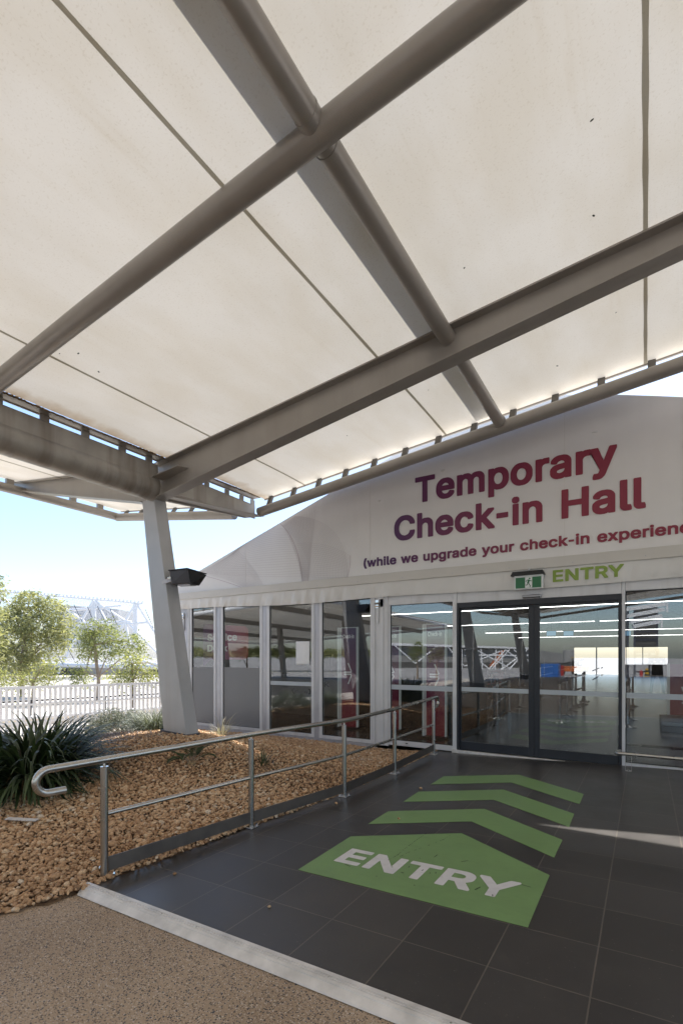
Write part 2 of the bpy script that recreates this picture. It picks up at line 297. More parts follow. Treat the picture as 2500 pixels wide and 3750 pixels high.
# ------------------------------------------------------------------ mesh helpers
class MB:
    def __init__(s): s.v = []; s.f = []
    def add(s, vs, fs):
        o = len(s.v); s.v += [tuple(x) for x in vs]; s.f += [tuple(i + o for i in f) for f in fs]; return s
    def hexa(s, p):                                             # 8 corners: bottom 4 ccw, top 4 ccw
        return s.add(p, [(3, 2, 1, 0), (4, 5, 6, 7), (0, 1, 5, 4), (1, 2, 6, 5), (2, 3, 7, 6), (3, 0, 4, 7)])
    def box(s, x0, x1, y0, y1, z0, z1):
        return s.hexa([(x0, y0, z0), (x1, y0, z0), (x1, y1, z0), (x0, y1, z0), (x0, y0, z1), (x1, y0, z1), (x1, y1, z1), (x0, y1, z1)])
    def bar(s, a, b, wd, dp, up=(0, 0, 1)):                     # rectangular bar between two points
        a = Vector(a); b = Vector(b); d = (b - a).normalized(); sd = d.cross(Vector(up))
        if sd.length < 1e-4: sd = d.cross(Vector((1, 0, 0)))
        sd.normalize(); u2 = sd.cross(d)
        o = [(-1, -1), (1, -1), (1, 1), (-1, 1)]
        q = [p + sd * (i * wd / 2) + u2 * (j * dp / 2) for p in (a, b) for i, j in o]
        return s.add(q, [(0, 1, 2, 3), (7, 6, 5, 4), (4, 5, 1, 0), (5, 6, 2, 1), (6, 7, 3, 2), (7, 4, 0, 3)])
    def tube(s, pts, r, n=12, cap=True):
        pts = [Vector(p) for p in pts]; rs = r if isinstance(r, (list, tuple)) else [r] * len(pts)
        t0 = (pts[1] - pts[0]).normalized(); nrm = t0.orthogonal().normalized(); rings = []
        for i, p in enumerate(pts):
            if i == 0: t = t0
            elif i == len(pts) - 1: t = (pts[i] - pts[i - 1]).normalized()
            else: t = ((pts[i + 1] - pts[i]).normalized() + (pts[i] - pts[i - 1]).normalized()).normalized()
            nrm = (nrm - t * nrm.dot(t)).normalized(); bn = t.cross(nrm)
            rings.append([p + (nrm * math.cos(2 * math.pi * k / n) + bn * math.sin(2 * math.pi * k / n)) * rs[i] for k in range(n)])
        o = len(s.v); s.v += [tuple(q) for rg in rings for q in rg]
        for i in range(len(pts) - 1):
            for k in range(n):
                k2 = (k + 1) % n; s.f.append((o + i * n + k, o + i * n + k2, o + (i + 1) * n + k2, o + (i + 1) * n + k))
        if cap:
            s.f.append(tuple(o + k for k in reversed(range(n)))); s.f.append(tuple(o + (len(pts) - 1) * n + k for k in range(n)))
        return s
    def prism(s, poly, fn0, fn1):                               # polygon through two placing functions
        n = len(poly); vs = [fn0(*p) for p in poly] + [fn1(*p) for p in poly]
        return s.add(vs, [tuple(range(n)), tuple(reversed(range(n, 2 * n)))] + [((i + 1) % n, i, n + i, n + (i + 1) % n) for i in range(n)])
    def lathe(s, prof, c=(0, 0, 0), n=20):
        o = len(s.v)
        for r, z in prof: s.v += [(c[0] + r * math.cos(2 * math.pi * k / n), c[1] + r * math.sin(2 * math.pi * k / n), c[2] + z) for k in range(n)]
        for i in range(len(prof) - 1):
            for k in range(n):
                k2 = (k + 1) % n; s.f.append((o + i * n + k, o + i * n + k2, o + (i + 1) * n + k2, o + (i + 1) * n + k))
        s.f.append(tuple(o + k for k in reversed(range(n)))); s.f.append(tuple(o + (len(prof) - 1) * n + k for k in range(n))); return s
    def disc(s, c, r, ax_u, ax_v, n=16):
        c = Vector(c); ax_u = Vector(ax_u); ax_v = Vector(ax_v); o = len(s.v)
        s.v += [tuple(c + ax_u * (r * math.cos(2 * math.pi * k / n)) + ax_v * (r * math.sin(2 * math.pi * k / n))) for k in range(n)]
        s.f.append(tuple(range(o, o + n))); return s
    def build(s, name, m, parent=None, smooth=False, bevel=0, angle=40, **tags):
        me = bpy.data.meshes.new(name); me.from_pydata(s.v, [], s.f); me.validate(); me.update()
        bm = bmesh.new(); bm.from_mesh(me); bmesh.ops.recalc_face_normals(bm, faces=bm.faces); bm.to_mesh(me); bm.free()
        me.materials.append(m if not isinstance(m, str) else M[m])
        o = bpy.data.objects.new(name, me); COL.objects.link(o)
        if parent: adopt(o, parent)
        if smooth:
            for p in me.polygons: p.use_smooth = True
            try: me.set_sharp_from_angle(angle=R(angle))
            except Exception: pass
        if bevel:
            b = o.modifiers.new('bevel', 'BEVEL'); b.width = bevel; b.segments = 2; b.limit_method = 'ANGLE'
        return tag(o, **tags)

def adopt(o, parent):                                           # parts are modelled in place; keep them there
    o.parent = parent
    if parent.type == 'EMPTY': o.matrix_parent_inverse = Matrix.Translation(parent.location).inverted()

def tag(o, label=None, cat=None, group=None, kind=None):
    if label: o['label'] = label
    if cat: o['category'] = cat
    if group: o['group'] = group
    if kind: o['kind'] = kind
    return o
def thing(name, label, cat, group=None, loc=(0, 0, 0)):
    o = bpy.data.objects.new(name, None); COL.objects.link(o); o.location = loc; o.empty_display_size = .2
    return tag(o, label, cat, group)
def copy_tree(o, parent=None):
    c = o.copy(); COL.objects.link(c)
    if parent: c.parent = parent
    for ch in list(o.children): copy_tree(ch, c)
    return c

def np_mesh(name, V, Fc, m, parent=None, tint=None, smooth=False):
    """V (n,3), Fc (k,3 or 4) -> object, built in bulk"""
    me = bpy.data.meshes.new(name); k = Fc.shape[1]
    me.vertices.add(len(V)); me.vertices.foreach_set('co', V.astype(np.float32).ravel())
    me.loops.add(Fc.size); me.loops.foreach_set('vertex_index', Fc.astype(np.int32).ravel())
    me.polygons.add(len(Fc)); me.polygons.foreach_set('loop_start', np.arange(0, Fc.size, k, dtype=np.int32))
    if smooth: me.polygons.foreach_set('use_smooth', np.ones(len(Fc), bool))
    me.update(calc_edges=True)
    if tint is not None:
        a = me.attributes.new('tint', 'FLOAT', 'POINT'); a.data.foreach_set('value', tint.astype(np.float32))
    me.materials.append(M[m]); o = bpy.data.objects.new(name, me); COL.objects.link(o)
    if parent: adopt(o, parent)
    return o

# bold sans-serif letter outlines: character -> [advance, [loops]] in thousandths
import json
GLYPH = json.loads(r'''{"T":[449,[[[177,-26],[271,-26],[282,-15],[282,425],[433,426],[444,437],[444,523],[433,534],[17,534],[6,523],[6,437],[17,426],[166,425],[166,-15]]]],"e":[404,[[[175,-34],[249,-34],[273,-30],[299,-22],[337,0],[370,33],[382,51],[390,71],[390,107],[379,118],[323,132],[291,132],[278,119],[270,101],[257,88],[231,76],[201,74],[181,80],[159,92],[146,105],[130,135],[129,144],[385,144],[396,155],[396,245],[390,279],[372,323],[352,351],[321,380],[289,398],[257,408],[245,410],[165,410],[137,404],[105,390],[85,376],[44,333],[26,301],[12,255],[8,227],[8,147],[16,103],[34,59],[54,31],[79,6],[101,-10],[135,-26]],[[133,248],[144,271],[159,286],[181,298],[203,304],[229,298],[247,288],[260,275],[274,249]]]],"m":[610,[[[38,-26],[130,-26],[141,-15],[141,243],[149,269],[157,281],[176,296],[200,304],[226,294],[237,285],[243,275],[249,253],[249,-15],[260,-26],[350,-26],[361,-15],[361,239],[363,253],[375,281],[384,290],[402,300],[418,304],[434,300],[456,288],[465,273],[469,259],[469,245],[471,243],[471,-15],[482,-26],[572,-26],[583,-15],[583,293],[575,329],[561,355],[532,386],[518,396],[502,404],[470,412],[404,412],[376,406],[350,394],[322,370],[284,402],[252,412],[188,412],[164,406],[140,392],[128,406],[38,406],[27,395],[27,-15]]]],"p":[424,[[[38,-169],[130,-169],[141,-158],[142,-13],[170,-29],[202,-35],[258,-35],[298,-27],[320,-17],[338,-5],[375,32],[397,68],[411,110],[415,132],[415,152],[417,154],[417,224],[407,282],[391,320],[375,344],[338,381],[302,401],[272,409],[208,411],[206,409],[176,407],[152,397],[142,389],[128,405],[38,405],[27,394],[27,-158]],[[218,73],[202,77],[182,87],[171,96],[161,110],[145,148],[139,194],[145,230],[151,248],[167,276],[178,287],[196,297],[222,303],[244,297],[260,289],[271,280],[281,266],[293,240],[299,218],[301,172],[291,132],[273,100],[262,89],[244,79]]]],"o":[415,[[[171,-34],[257,-32],[281,-26],[315,-10],[329,0],[370,43],[386,69],[402,115],[406,139],[406,237],[400,269],[388,303],[366,339],[327,378],[293,398],[261,408],[247,410],[167,410],[145,406],[113,394],[83,374],[46,335],[26,301],[14,265],[8,227],[10,131],[22,85],[38,53],[56,29],[79,6],[107,-14],[141,-28]],[[199,74],[185,78],[163,90],[142,115],[128,151],[122,191],[126,217],[136,249],[156,281],[183,298],[197,302],[217,302],[231,298],[253,286],[272,263],[280,247],[290,213],[292,175],[280,129],[262,99],[235,80],[215,74]]]],"r":[259,[[[38,-26],[130,-26],[141,-15],[141,239],[143,247],[155,273],[164,282],[186,294],[200,298],[258,296],[269,307],[269,399],[258,410],[178,410],[156,404],[142,396],[138,396],[128,406],[38,406],[27,395],[27,-15]]]],"a":[389,[[[125,-35],[195,-35],[229,-27],[247,-17],[251,-17],[261,-27],[351,-27],[362,-16],[362,290],[358,312],[354,324],[338,352],[307,383],[277,399],[235,409],[151,409],[121,403],[83,387],[63,373],[36,346],[16,312],[16,276],[29,263],[83,247],[115,247],[126,258],[134,274],[147,287],[161,295],[187,303],[203,303],[229,293],[236,288],[246,268],[247,259],[229,253],[139,243],[101,235],[77,227],[51,213],[20,182],[10,164],[4,140],[4,76],[8,56],[18,32],[28,18],[61,-13],[85,-25]],[[169,71],[145,77],[133,83],[124,92],[120,100],[120,108],[127,121],[145,131],[171,139],[225,145],[239,149],[248,148],[248,136],[244,122],[232,100],[223,91],[197,77]]]],"y":[389,[[[56,-171],[122,-171],[158,-161],[174,-151],[205,-120],[215,-106],[233,-68],[241,-42],[395,356],[397,394],[386,405],[290,405],[277,392],[194,163],[111,394],[100,405],[2,405],[-9,394],[-7,356],[131,-2],[121,-30],[111,-50],[104,-57],[96,-61],[46,-59],[33,-74],[21,-120],[21,-154],[36,-167]]]],"C":[510,[[[229,-33],[321,-31],[371,-17],[395,-5],[423,15],[456,48],[468,64],[488,102],[498,136],[498,176],[487,187],[393,187],[382,176],[376,154],[366,134],[343,107],[311,89],[283,81],[263,79],[219,91],[189,109],[164,136],[146,170],[136,200],[130,236],[130,272],[138,316],[154,356],[176,388],[203,409],[223,419],[249,427],[273,429],[301,423],[325,413],[351,395],[360,384],[374,360],[382,334],[393,323],[487,323],[498,334],[498,372],[494,388],[480,424],[456,460],[421,495],[399,511],[367,527],[323,539],[309,541],[225,541],[211,539],[167,527],[123,503],[84,468],[52,426],[34,390],[18,332],[16,300],[14,298],[16,190],[24,148],[34,118],[52,82],[84,40],[113,13],[139,-5],[179,-23]]]],"h":[410,[[[38,-26],[130,-26],[141,-15],[141,233],[143,243],[151,265],[168,286],[190,298],[206,302],[224,300],[250,286],[263,265],[269,245],[269,231],[271,229],[271,-15],[282,-26],[372,-26],[383,-15],[383,283],[373,325],[355,357],[326,386],[292,404],[266,410],[192,410],[166,404],[142,392],[141,523],[130,534],[38,534],[27,523],[27,-15]]]],"k":[381,[[[38,-26],[130,-26],[141,-15],[141,125],[150,132],[155,129],[243,15],[278,-26],[386,-26],[397,-15],[397,19],[241,215],[387,363],[387,395],[376,406],[270,406],[142,276],[141,523],[130,534],[38,534],[27,523],[27,-15]]]],"-":[300,[[[44,162],[251,162],[260,173],[260,259],[251,270],[44,270],[35,259],[35,173]]]],"i":[167,[[[38,-26],[128,-26],[139,-15],[139,395],[128,406],[38,406],[27,395],[27,-15]],[[64,416],[102,416],[118,420],[147,447],[151,455],[153,467],[151,511],[145,523],[128,540],[114,548],[106,550],[60,550],[52,548],[44,544],[21,521],[17,513],[15,507],[15,459],[17,453],[21,445],[42,424]]]],"n":[410,[[[38,-26],[130,-26],[141,-15],[141,233],[143,243],[151,265],[168,286],[190,298],[206,302],[224,300],[250,286],[263,265],[269,245],[269,231],[271,229],[271,-15],[282,-26],[372,-26],[383,-15],[383,283],[381,297],[373,325],[363,345],[353,359],[320,390],[292,404],[266,410],[192,410],[166,404],[140,390],[139,395],[128,406],[38,406],[27,395],[27,-15]]]],"H":[517,[[[45,-26],[139,-26],[150,-15],[151,206],[365,206],[366,-15],[377,-26],[471,-26],[482,-15],[482,523],[471,534],[377,534],[366,523],[365,314],[151,314],[150,523],[139,534],[45,534],[34,523],[34,-15]]]],"l":[189,[[[108,-28],[172,-28],[196,-24],[207,-13],[207,23],[197,69],[186,80],[148,80],[143,85],[141,93],[141,525],[130,536],[38,536],[27,525],[27,53],[35,23],[47,5],[74,-18],[88,-24]]]],"(":[273,[[[160,-122],[250,-122],[261,-111],[261,-77],[221,11],[195,89],[183,143],[179,193],[177,195],[179,245],[181,247],[185,289],[205,377],[229,449],[261,521],[261,555],[250,566],[162,566],[149,553],[129,517],[109,469],[89,407],[69,313],[69,299],[65,281],[65,257],[63,255],[63,159],[75,75],[89,23],[115,-45],[149,-111]]]],"w":[567,[[[122,-26],[214,-26],[227,-13],[284,190],[341,-13],[354,-26],[446,-26],[457,-15],[459,-9],[485,83],[493,103],[539,261],[567,347],[571,361],[571,395],[560,406],[466,406],[453,393],[398,192],[343,395],[332,406],[238,406],[225,393],[170,192],[115,393],[102,406],[8,406],[-3,395],[-3,361],[63,149],[75,103],[83,83],[95,37],[103,17],[109,-9],[111,-15]]]],"u":[410,[[[150,-31],[228,-29],[248,-23],[272,-9],[273,-14],[284,-25],[372,-25],[383,-14],[383,394],[372,405],[282,405],[271,394],[271,158],[267,134],[257,110],[242,93],[224,83],[204,77],[178,83],[164,91],[157,98],[147,116],[141,138],[141,394],[130,405],[38,405],[27,394],[27,102],[33,68],[53,26],[88,-9],[110,-21]]]],"g":[425,[[[167,-177],[245,-177],[273,-173],[307,-163],[339,-145],[374,-110],[392,-76],[398,-48],[398,394],[387,405],[297,405],[286,394],[285,389],[261,403],[237,409],[155,409],[137,405],[103,391],[83,377],[50,344],[36,324],[24,300],[12,260],[10,232],[8,230],[10,134],[16,106],[26,78],[54,36],[73,17],[97,-1],[123,-13],[155,-21],[235,-21],[265,-13],[281,-3],[284,-4],[282,-22],[270,-46],[259,-55],[225,-69],[199,-71],[169,-63],[151,-53],[117,-15],[85,-15],[35,-43],[24,-54],[24,-86],[28,-94],[38,-108],[73,-143],[91,-155],[113,-165],[131,-171]],[[203,85],[185,89],[167,97],[153,107],[146,116],[130,148],[122,194],[132,242],[138,256],[154,280],[181,297],[207,303],[229,297],[247,287],[268,262],[282,224],[286,184],[276,140],[262,114],[249,101],[235,93]]]],"d":[424,[[[161,-34],[243,-32],[257,-28],[283,-12],[297,-26],[387,-26],[398,-15],[398,523],[387,534],[295,534],[284,523],[283,390],[259,404],[235,410],[157,410],[119,400],[83,378],[52,347],[34,321],[22,295],[14,269],[8,229],[8,149],[14,109],[24,77],[42,43],[79,2],[101,-14],[121,-24]],[[199,74],[175,82],[165,88],[148,105],[130,143],[124,169],[122,193],[128,229],[134,247],[148,273],[163,288],[181,298],[195,302],[215,302],[243,290],[262,271],[270,257],[280,229],[286,189],[278,143],[274,131],[256,99],[229,80],[209,74]]]],"x":[379,[[[6,-26],[108,-26],[119,-15],[190,92],[257,-11],[272,-26],[372,-26],[383,-15],[383,17],[381,21],[263,189],[263,195],[377,361],[377,395],[366,406],[266,406],[255,395],[190,296],[127,395],[116,406],[14,406],[3,395],[3,363],[5,359],[117,197],[117,193],[107,177],[-5,17],[-5,-15]]]],"c":[396,[[[171,-34],[257,-32],[281,-26],[315,-10],[329,0],[364,35],[376,53],[388,81],[388,119],[377,130],[321,144],[289,144],[278,133],[270,111],[255,92],[235,80],[215,74],[191,76],[163,90],[150,103],[136,127],[126,159],[122,185],[126,217],[142,261],[156,281],[171,292],[197,302],[217,302],[231,298],[253,286],[264,275],[272,261],[276,247],[287,236],[321,236],[377,250],[388,261],[388,293],[382,311],[358,349],[335,372],[313,388],[269,406],[247,410],[167,410],[145,406],[113,394],[83,374],[46,335],[26,301],[14,265],[8,227],[10,131],[22,85],[38,53],[56,29],[79,6],[107,-14],[141,-28]]]],")":[273,[[[22,-122],[112,-122],[125,-109],[155,-51],[177,3],[191,47],[205,113],[207,147],[209,149],[209,267],[207,269],[205,305],[193,371],[177,431],[157,487],[129,545],[112,566],[22,566],[11,555],[11,521],[27,491],[41,457],[69,373],[83,315],[95,231],[93,165],[79,93],[55,19],[31,-39],[11,-79],[11,-111]]]],"E":[419,[[[45,-26],[391,-26],[402,-15],[402,73],[391,84],[150,85],[151,202],[371,202],[382,213],[382,301],[371,312],[151,312],[150,425],[387,426],[398,437],[398,523],[387,534],[45,534],[34,523],[34,-15]]]],"N":[523,[[[45,-26],[139,-26],[150,-15],[151,316],[186,257],[358,-13],[371,-26],[479,-26],[490,-15],[490,523],[479,534],[383,534],[372,523],[371,196],[168,517],[153,534],[45,534],[34,523],[34,-15]]]],"R":[449,[[[45,-26],[139,-26],[150,-15],[151,172],[225,172],[228,169],[318,-1],[326,-15],[337,-26],[443,-26],[454,-15],[454,17],[356,195],[371,204],[396,227],[408,241],[422,265],[434,307],[436,377],[430,417],[416,451],[404,469],[375,498],[355,512],[323,526],[283,534],[45,534],[34,523],[34,-15]],[[151,282],[151,426],[237,426],[251,424],[273,418],[289,410],[302,399],[316,369],[318,345],[314,329],[304,309],[295,300],[277,290],[247,282]]]],"Y":[472,[[[189,-26],[283,-26],[294,-15],[294,193],[478,487],[480,491],[480,523],[469,534],[365,534],[344,509],[237,332],[232,335],[216,365],[120,521],[107,534],[3,534],[-8,523],[-8,489],[-6,485],[178,191],[178,-15]]]],"S":[447,[[[183,-35],[281,-33],[317,-25],[353,-9],[371,3],[408,40],[424,68],[432,94],[434,172],[430,192],[424,208],[414,224],[381,259],[355,277],[315,295],[219,321],[181,335],[155,351],[144,368],[142,374],[144,384],[154,402],[163,411],[195,427],[213,431],[237,431],[265,423],[287,411],[298,400],[306,386],[310,364],[323,351],[415,351],[426,362],[424,420],[418,438],[398,472],[369,501],[349,515],[321,529],[283,539],[269,541],[185,541],[151,535],[127,527],[103,515],[81,499],[48,464],[34,438],[26,408],[26,338],[32,314],[46,288],[81,253],[105,237],[135,223],[271,183],[301,167],[314,152],[318,136],[312,120],[297,101],[269,85],[227,75],[207,77],[179,85],[149,103],[136,124],[130,152],[119,163],[23,163],[12,152],[12,110],[18,82],[34,48],[48,30],[79,1],[119,-21],[145,-29]]]],"v":[389,[[[146,-26],[242,-26],[253,-15],[397,361],[397,395],[386,406],[290,406],[277,393],[194,162],[121,367],[117,373],[111,395],[100,406],[2,406],[-9,395],[-9,361],[-1,345],[7,319],[25,277],[135,-15]]]],"D":[502,[[[45,-26],[261,-26],[319,-16],[363,2],[393,22],[426,53],[450,85],[464,111],[478,151],[486,195],[488,289],[486,291],[486,315],[482,341],[468,389],[450,425],[428,455],[403,480],[377,500],[347,516],[325,524],[273,534],[45,534],[34,523],[34,-15]],[[151,84],[150,425],[223,426],[225,424],[253,422],[275,416],[317,394],[336,375],[358,335],[368,301],[372,275],[372,235],[366,201],[358,175],[336,135],[317,116],[281,96],[255,88],[231,84]]]],"s":[365,[[[145,-34],[219,-34],[245,-30],[277,-20],[307,-2],[338,29],[350,49],[356,67],[358,133],[354,153],[342,177],[319,202],[303,214],[279,226],[255,234],[189,248],[163,256],[147,264],[138,275],[145,290],[163,300],[183,306],[201,304],[223,294],[234,281],[242,263],[253,252],[291,252],[327,262],[335,262],[350,275],[350,311],[328,353],[297,384],[269,400],[251,406],[229,410],[147,410],[117,404],[101,398],[73,382],[40,349],[28,329],[22,309],[22,239],[24,231],[28,219],[40,199],[65,174],[83,162],[117,148],[217,124],[229,118],[240,105],[236,95],[223,84],[205,76],[179,72],[151,80],[135,90],[124,109],[122,119],[109,132],[71,132],[51,126],[23,122],[10,109],[12,67],[26,35],[40,17],[65,-6],[89,-20],[111,-28]]]],"K":[467,[[[45,-26],[139,-26],[150,-15],[150,151],[193,196],[204,185],[336,-3],[357,-26],[463,-26],[474,-15],[474,17],[282,285],[328,337],[468,485],[472,491],[472,523],[461,534],[347,534],[151,322],[150,523],[139,534],[45,534],[34,523],[34,-15]]]],"I":[300,[[[16,-26],[284,-26],[295,-15],[295,73],[284,84],[209,85],[209,425],[284,426],[295,437],[295,523],[284,534],[16,534],[5,523],[5,437],[16,426],[93,425],[93,85],[16,84],[5,73],[5,-15]]]],"A":[480,[[[1,-26],[99,-26],[114,-9],[157,116],[321,116],[366,-11],[379,-26],[477,-26],[488,-15],[488,19],[484,31],[474,53],[470,69],[416,211],[304,521],[291,534],[185,534],[174,523],[-10,17],[-10,-15]],[[195,224],[236,349],[239,352],[282,225]]]],"X":[474,[[[3,-26],[107,-26],[126,-5],[237,158],[354,-15],[365,-26],[471,-26],[482,-15],[482,17],[312,263],[470,489],[470,523],[459,534],[357,534],[344,521],[239,366],[236,367],[132,523],[121,534],[15,534],[4,523],[4,491],[146,287],[162,263],[162,259],[-8,17],[-8,-15]]]],"W":[686,[[[139,-26],[245,-26],[256,-15],[308,179],[312,187],[322,231],[326,239],[328,253],[332,261],[336,283],[343,300],[428,-15],[439,-26],[545,-26],[556,-15],[608,171],[610,185],[614,193],[616,207],[620,215],[622,229],[626,237],[628,251],[632,259],[634,273],[638,281],[640,295],[654,339],[656,353],[660,361],[662,375],[666,383],[668,397],[672,405],[674,419],[678,427],[680,441],[684,449],[686,463],[694,485],[694,523],[683,534],[587,534],[576,523],[493,198],[490,199],[486,213],[408,517],[406,523],[395,534],[291,534],[278,521],[193,196],[108,523],[97,534],[1,534],[-10,523],[-10,491],[2,445],[6,437],[8,423],[12,415],[14,401],[18,393],[20,379],[24,371],[126,-9],[128,-15]]]],"V":[480,[[[189,-26],[293,-26],[304,-15],[488,489],[488,523],[477,534],[379,534],[366,521],[241,156],[112,521],[99,534],[1,534],[-10,523],[-8,485],[174,-9]]]],"\u670d":[350,[[[33,-28],[42,-9],[52,27],[58,65],[58,83],[61,92],[116,91],[116,3],[113,-2],[75,-2],[80,-27],[119,-26],[133,-20],[138,-13],[140,-5],[139,282],[38,281],[36,81],[28,29],[12,-15]],[[171,-28],[196,-27],[197,138],[204,137],[218,97],[236,61],[250,41],[250,37],[225,12],[198,-7],[210,-23],[213,-26],[231,-14],[265,18],[297,-12],[321,-28],[338,-9],[337,-6],[305,14],[282,37],[282,41],[296,61],[308,85],[322,123],[330,157],[317,162],[196,163],[197,256],[293,256],[294,211],[291,208],[242,207],[251,186],[297,186],[313,192],[320,207],[319,280],[170,279]],[[265,60],[254,75],[236,111],[228,133],[229,138],[300,137],[290,103],[274,71]],[[63,116],[62,175],[115,176],[116,117]],[[63,200],[62,257],[115,258],[116,201]]]],"\u52a1":[350,[[[35,-27],[85,-11],[105,-1],[125,13],[152,42],[169,75],[275,75],[268,28],[255,1],[251,-1],[186,0],[192,-10],[195,-23],[243,-25],[265,-21],[280,-10],[292,18],[300,58],[304,98],[177,99],[184,130],[177,133],[156,132],[149,99],[45,99],[45,75],[139,75],[140,72],[128,52],[97,23],[65,7],[31,-3],[23,-3],[22,-8]],[[27,125],[101,137],[147,149],[177,161],[201,151],[247,139],[317,129],[322,130],[326,140],[336,152],[325,155],[303,155],[301,157],[259,161],[210,174],[235,187],[271,213],[302,248],[297,253],[287,259],[141,259],[160,288],[157,291],[135,295],[120,274],[93,245],[63,221],[32,202],[47,185],[51,185],[97,215],[119,193],[148,174],[83,157],[17,149]],[[177,185],[163,191],[135,209],[114,230],[117,235],[258,234],[231,211],[199,193]]]],"\u53f0":[350,[[[64,-28],[88,-28],[90,-10],[258,-10],[260,-28],[286,-28],[287,119],[64,120]],[[90,16],[90,94],[259,93],[258,16]],[[302,136],[322,150],[323,153],[287,199],[230,254],[214,244],[211,239],[260,188],[81,181],[125,225],[171,283],[148,294],[143,293],[117,255],[85,217],[52,184],[35,175],[44,148],[52,152],[88,154],[90,156],[280,166]]]]}''')
def text_obj(body, name, m, parent, org, ex, ez, width, cap, off=0, thick=.004):
    """flat lettering: org = left end of the baseline, ex / ez = unit directions; cap height and overall width in metres"""
    c = bpy.data.curves.new('lettering', 'CURVE'); c.dimensions = '2D'; c.fill_mode = 'BOTH'; x = 0
    for ch in body:
        if ch == ' ': x += 250; continue
        adv, loops = GLYPH[ch]
        for l in loops:
            sp = c.splines.new('POLY'); sp.points.add(len(l) - 1); sp.use_cyclic_u = True
            for p, (a, b) in zip(sp.points, l): p.co = ((a + x) / 1000, b / 1000, 0, 1)
        x += adv + 14
    ob = bpy.data.objects.new('lettering', c); COL.objects.link(ob)
    dg = bpy.context.evaluated_depsgraph_get(); me = bpy.data.meshes.new_from_object(ob.evaluated_get(dg))
    bpy.data.objects.remove(ob); bpy.data.curves.remove(c)
    hy = [q[1] / 1000 for q in GLYPH['H'][1][0]]; hy0 = min(hy); chh = max(hy) - hy0
    xs = [v.co.x for v in me.vertices]; x0, x1 = min(xs), max(xs)
    sx = width / (x1 - x0); sy = cap / chh; ex = Vector(ex); ez = Vector(ez); nn = ex.cross(ez).normalized(); org = Vector(org)
    bm = bmesh.new(); bm.from_mesh(me); bmesh.ops.remove_doubles(bm, verts=bm.verts, dist=1e-6)
    for v in bm.verts: v.co = org + ex * ((v.co.x - x0) * sx) + ez * ((v.co.y - hy0) * sy)
    r = bmesh.ops.extrude_face_region(bm, geom=list(bm.faces))
    for q in r['geom']:
        if isinstance(q, bmesh.types.BMVert): q.co += nn * thick
    bmesh.ops.recalc_face_normals(bm, faces=bm.faces); bm.to_mesh(me); bm.free()
    me.name = name; me.materials.clear(); me.materials.append(M[m]); o = bpy.data.objects.new(name, me); COL.objects.link(o)
    if parent: adopt(o, parent)
    return o

# ------------------------------------------------------------------ ground, paving, tiles
def sheet(name, poly, zf, m, sub=0, **kw):
    mb = MB(); mb.add([(u, v, zf(u, v)) for u, v in poly], [tuple(range(len(poly)))])
    return mb.build(name, m, kind='structure', **kw)
sheet('ground', [(-400, -400), (400, -400), (400, 500), (-400, 500)], lambda u, v: -.78, 'apron')
sheet('plaza', [(-12.4, -23), (12, -23), (12, 60), (-30, 60), (-30, 9), (-12.6, 4)], lambda u, v: -.34, 'ground')
pz = lambda u, v: gz(u, v) - .034
sheet('pavement', [(-8.5, -22), (8.5, -22), (8.5, 1.93), (-8.5, 1.93)], pz, 'concrete')
EDGE = [(-3.25, 1.93), (-3.2, 2.3), (-3.14, 3.0), (-3.10, 3.5), (-2.97, 4.7), (-2.96, 6.0), (-2.99, 7.9)]     # where the tiles stop at the gravel
mb = MB(); P = EDGE + [(6.5, 7.9), (6.5, 1.93)]
mb.add([(u, v, gz(u, v)) for u, v in P], [tuple(reversed(range(len(P))))]); mb.build('tiled_floor', 'tile', kind='structure')
mb = MB(); mb.add([(-9.5, 7.99, -.058), (5.7, 7.99, -.058), (5.7, 45.4, -.058), (-9.5, 45.4, -.058)], [(0, 1, 2, 3)]); mb.build('hall_floor', 'in_tile', kind='structure')

def bed_z(u, v):
    sv = np.where(np.asarray(v) > 4.9, 1.35, 1.75)
    z = -.085 + .42 * np.exp(-((u + 6.05) ** 2 / (2 * 1.62 ** 2) + (v - 4.9) ** 2 / (2 * sv ** 2)))
    z = z - .05 * np.clip(np.asarray(v) - 5.6, 0, 3)
    k = np.exp(-np.clip(-3.0 - np.asarray(u), 0, 9) / .45) * np.clip((np.asarray(v) - 1.2) / .8, 0, 1)
    z = z * (1 - k) + (gz(-3.0, np.asarray(v)) + .004) * k
    return z - .03 * np.clip(-np.asarray(u) - 7.6, 0, 4) - .05 * np.clip(2.2 - np.asarray(v), 0, 1)
# the gravel bed: a soil sheet and its pebbles
bed_poly = [(-3.44, 1.40)] + EDGE + [(-2.99, 7.93), (-9.9, 7.93), (-9.6, 5.6), (-9.2, 3.2), (-8.6, .4), (-3.95, .4)]
def inside(u, v, poly):
    c = np.zeros(len(u), bool); j = len(poly) - 1
    for i in range(len(poly)):
        (xi, yi), (xj, yj) = poly[i], poly[j]
        hit = ((yi > v) != (yj > v)) & (u < (xj - xi) * (v - yi) / (yj - yi + 1e-12) + xi); c ^= hit; j = i
    return c
g = .12; us = np.arange(-10, -2.7, g); vs = np.arange(.3, 8.1, g); UU, VV = np.meshgrid(us, vs); ZZ = bed_z(UU, VV) - .022
V = np.stack([UU.ravel(), VV.ravel(), ZZ.ravel()], 1); nx = len(us); q = []
ii, jj = np.meshgrid(np.arange(nx - 1), np.arange(len(vs) - 1)); a0 = (jj * nx + ii).ravel()
Fq = np.stack([a0, a0 + 1, a0 + nx + 1, a0 + nx], 1)
ctr = V[Fq].mean(1); Fq = Fq[inside(ctr[:, 0], ctr[:, 1], bed_poly)]
tag(np_mesh('gravel_bed', V, Fq, 'bed'), kind='structure')

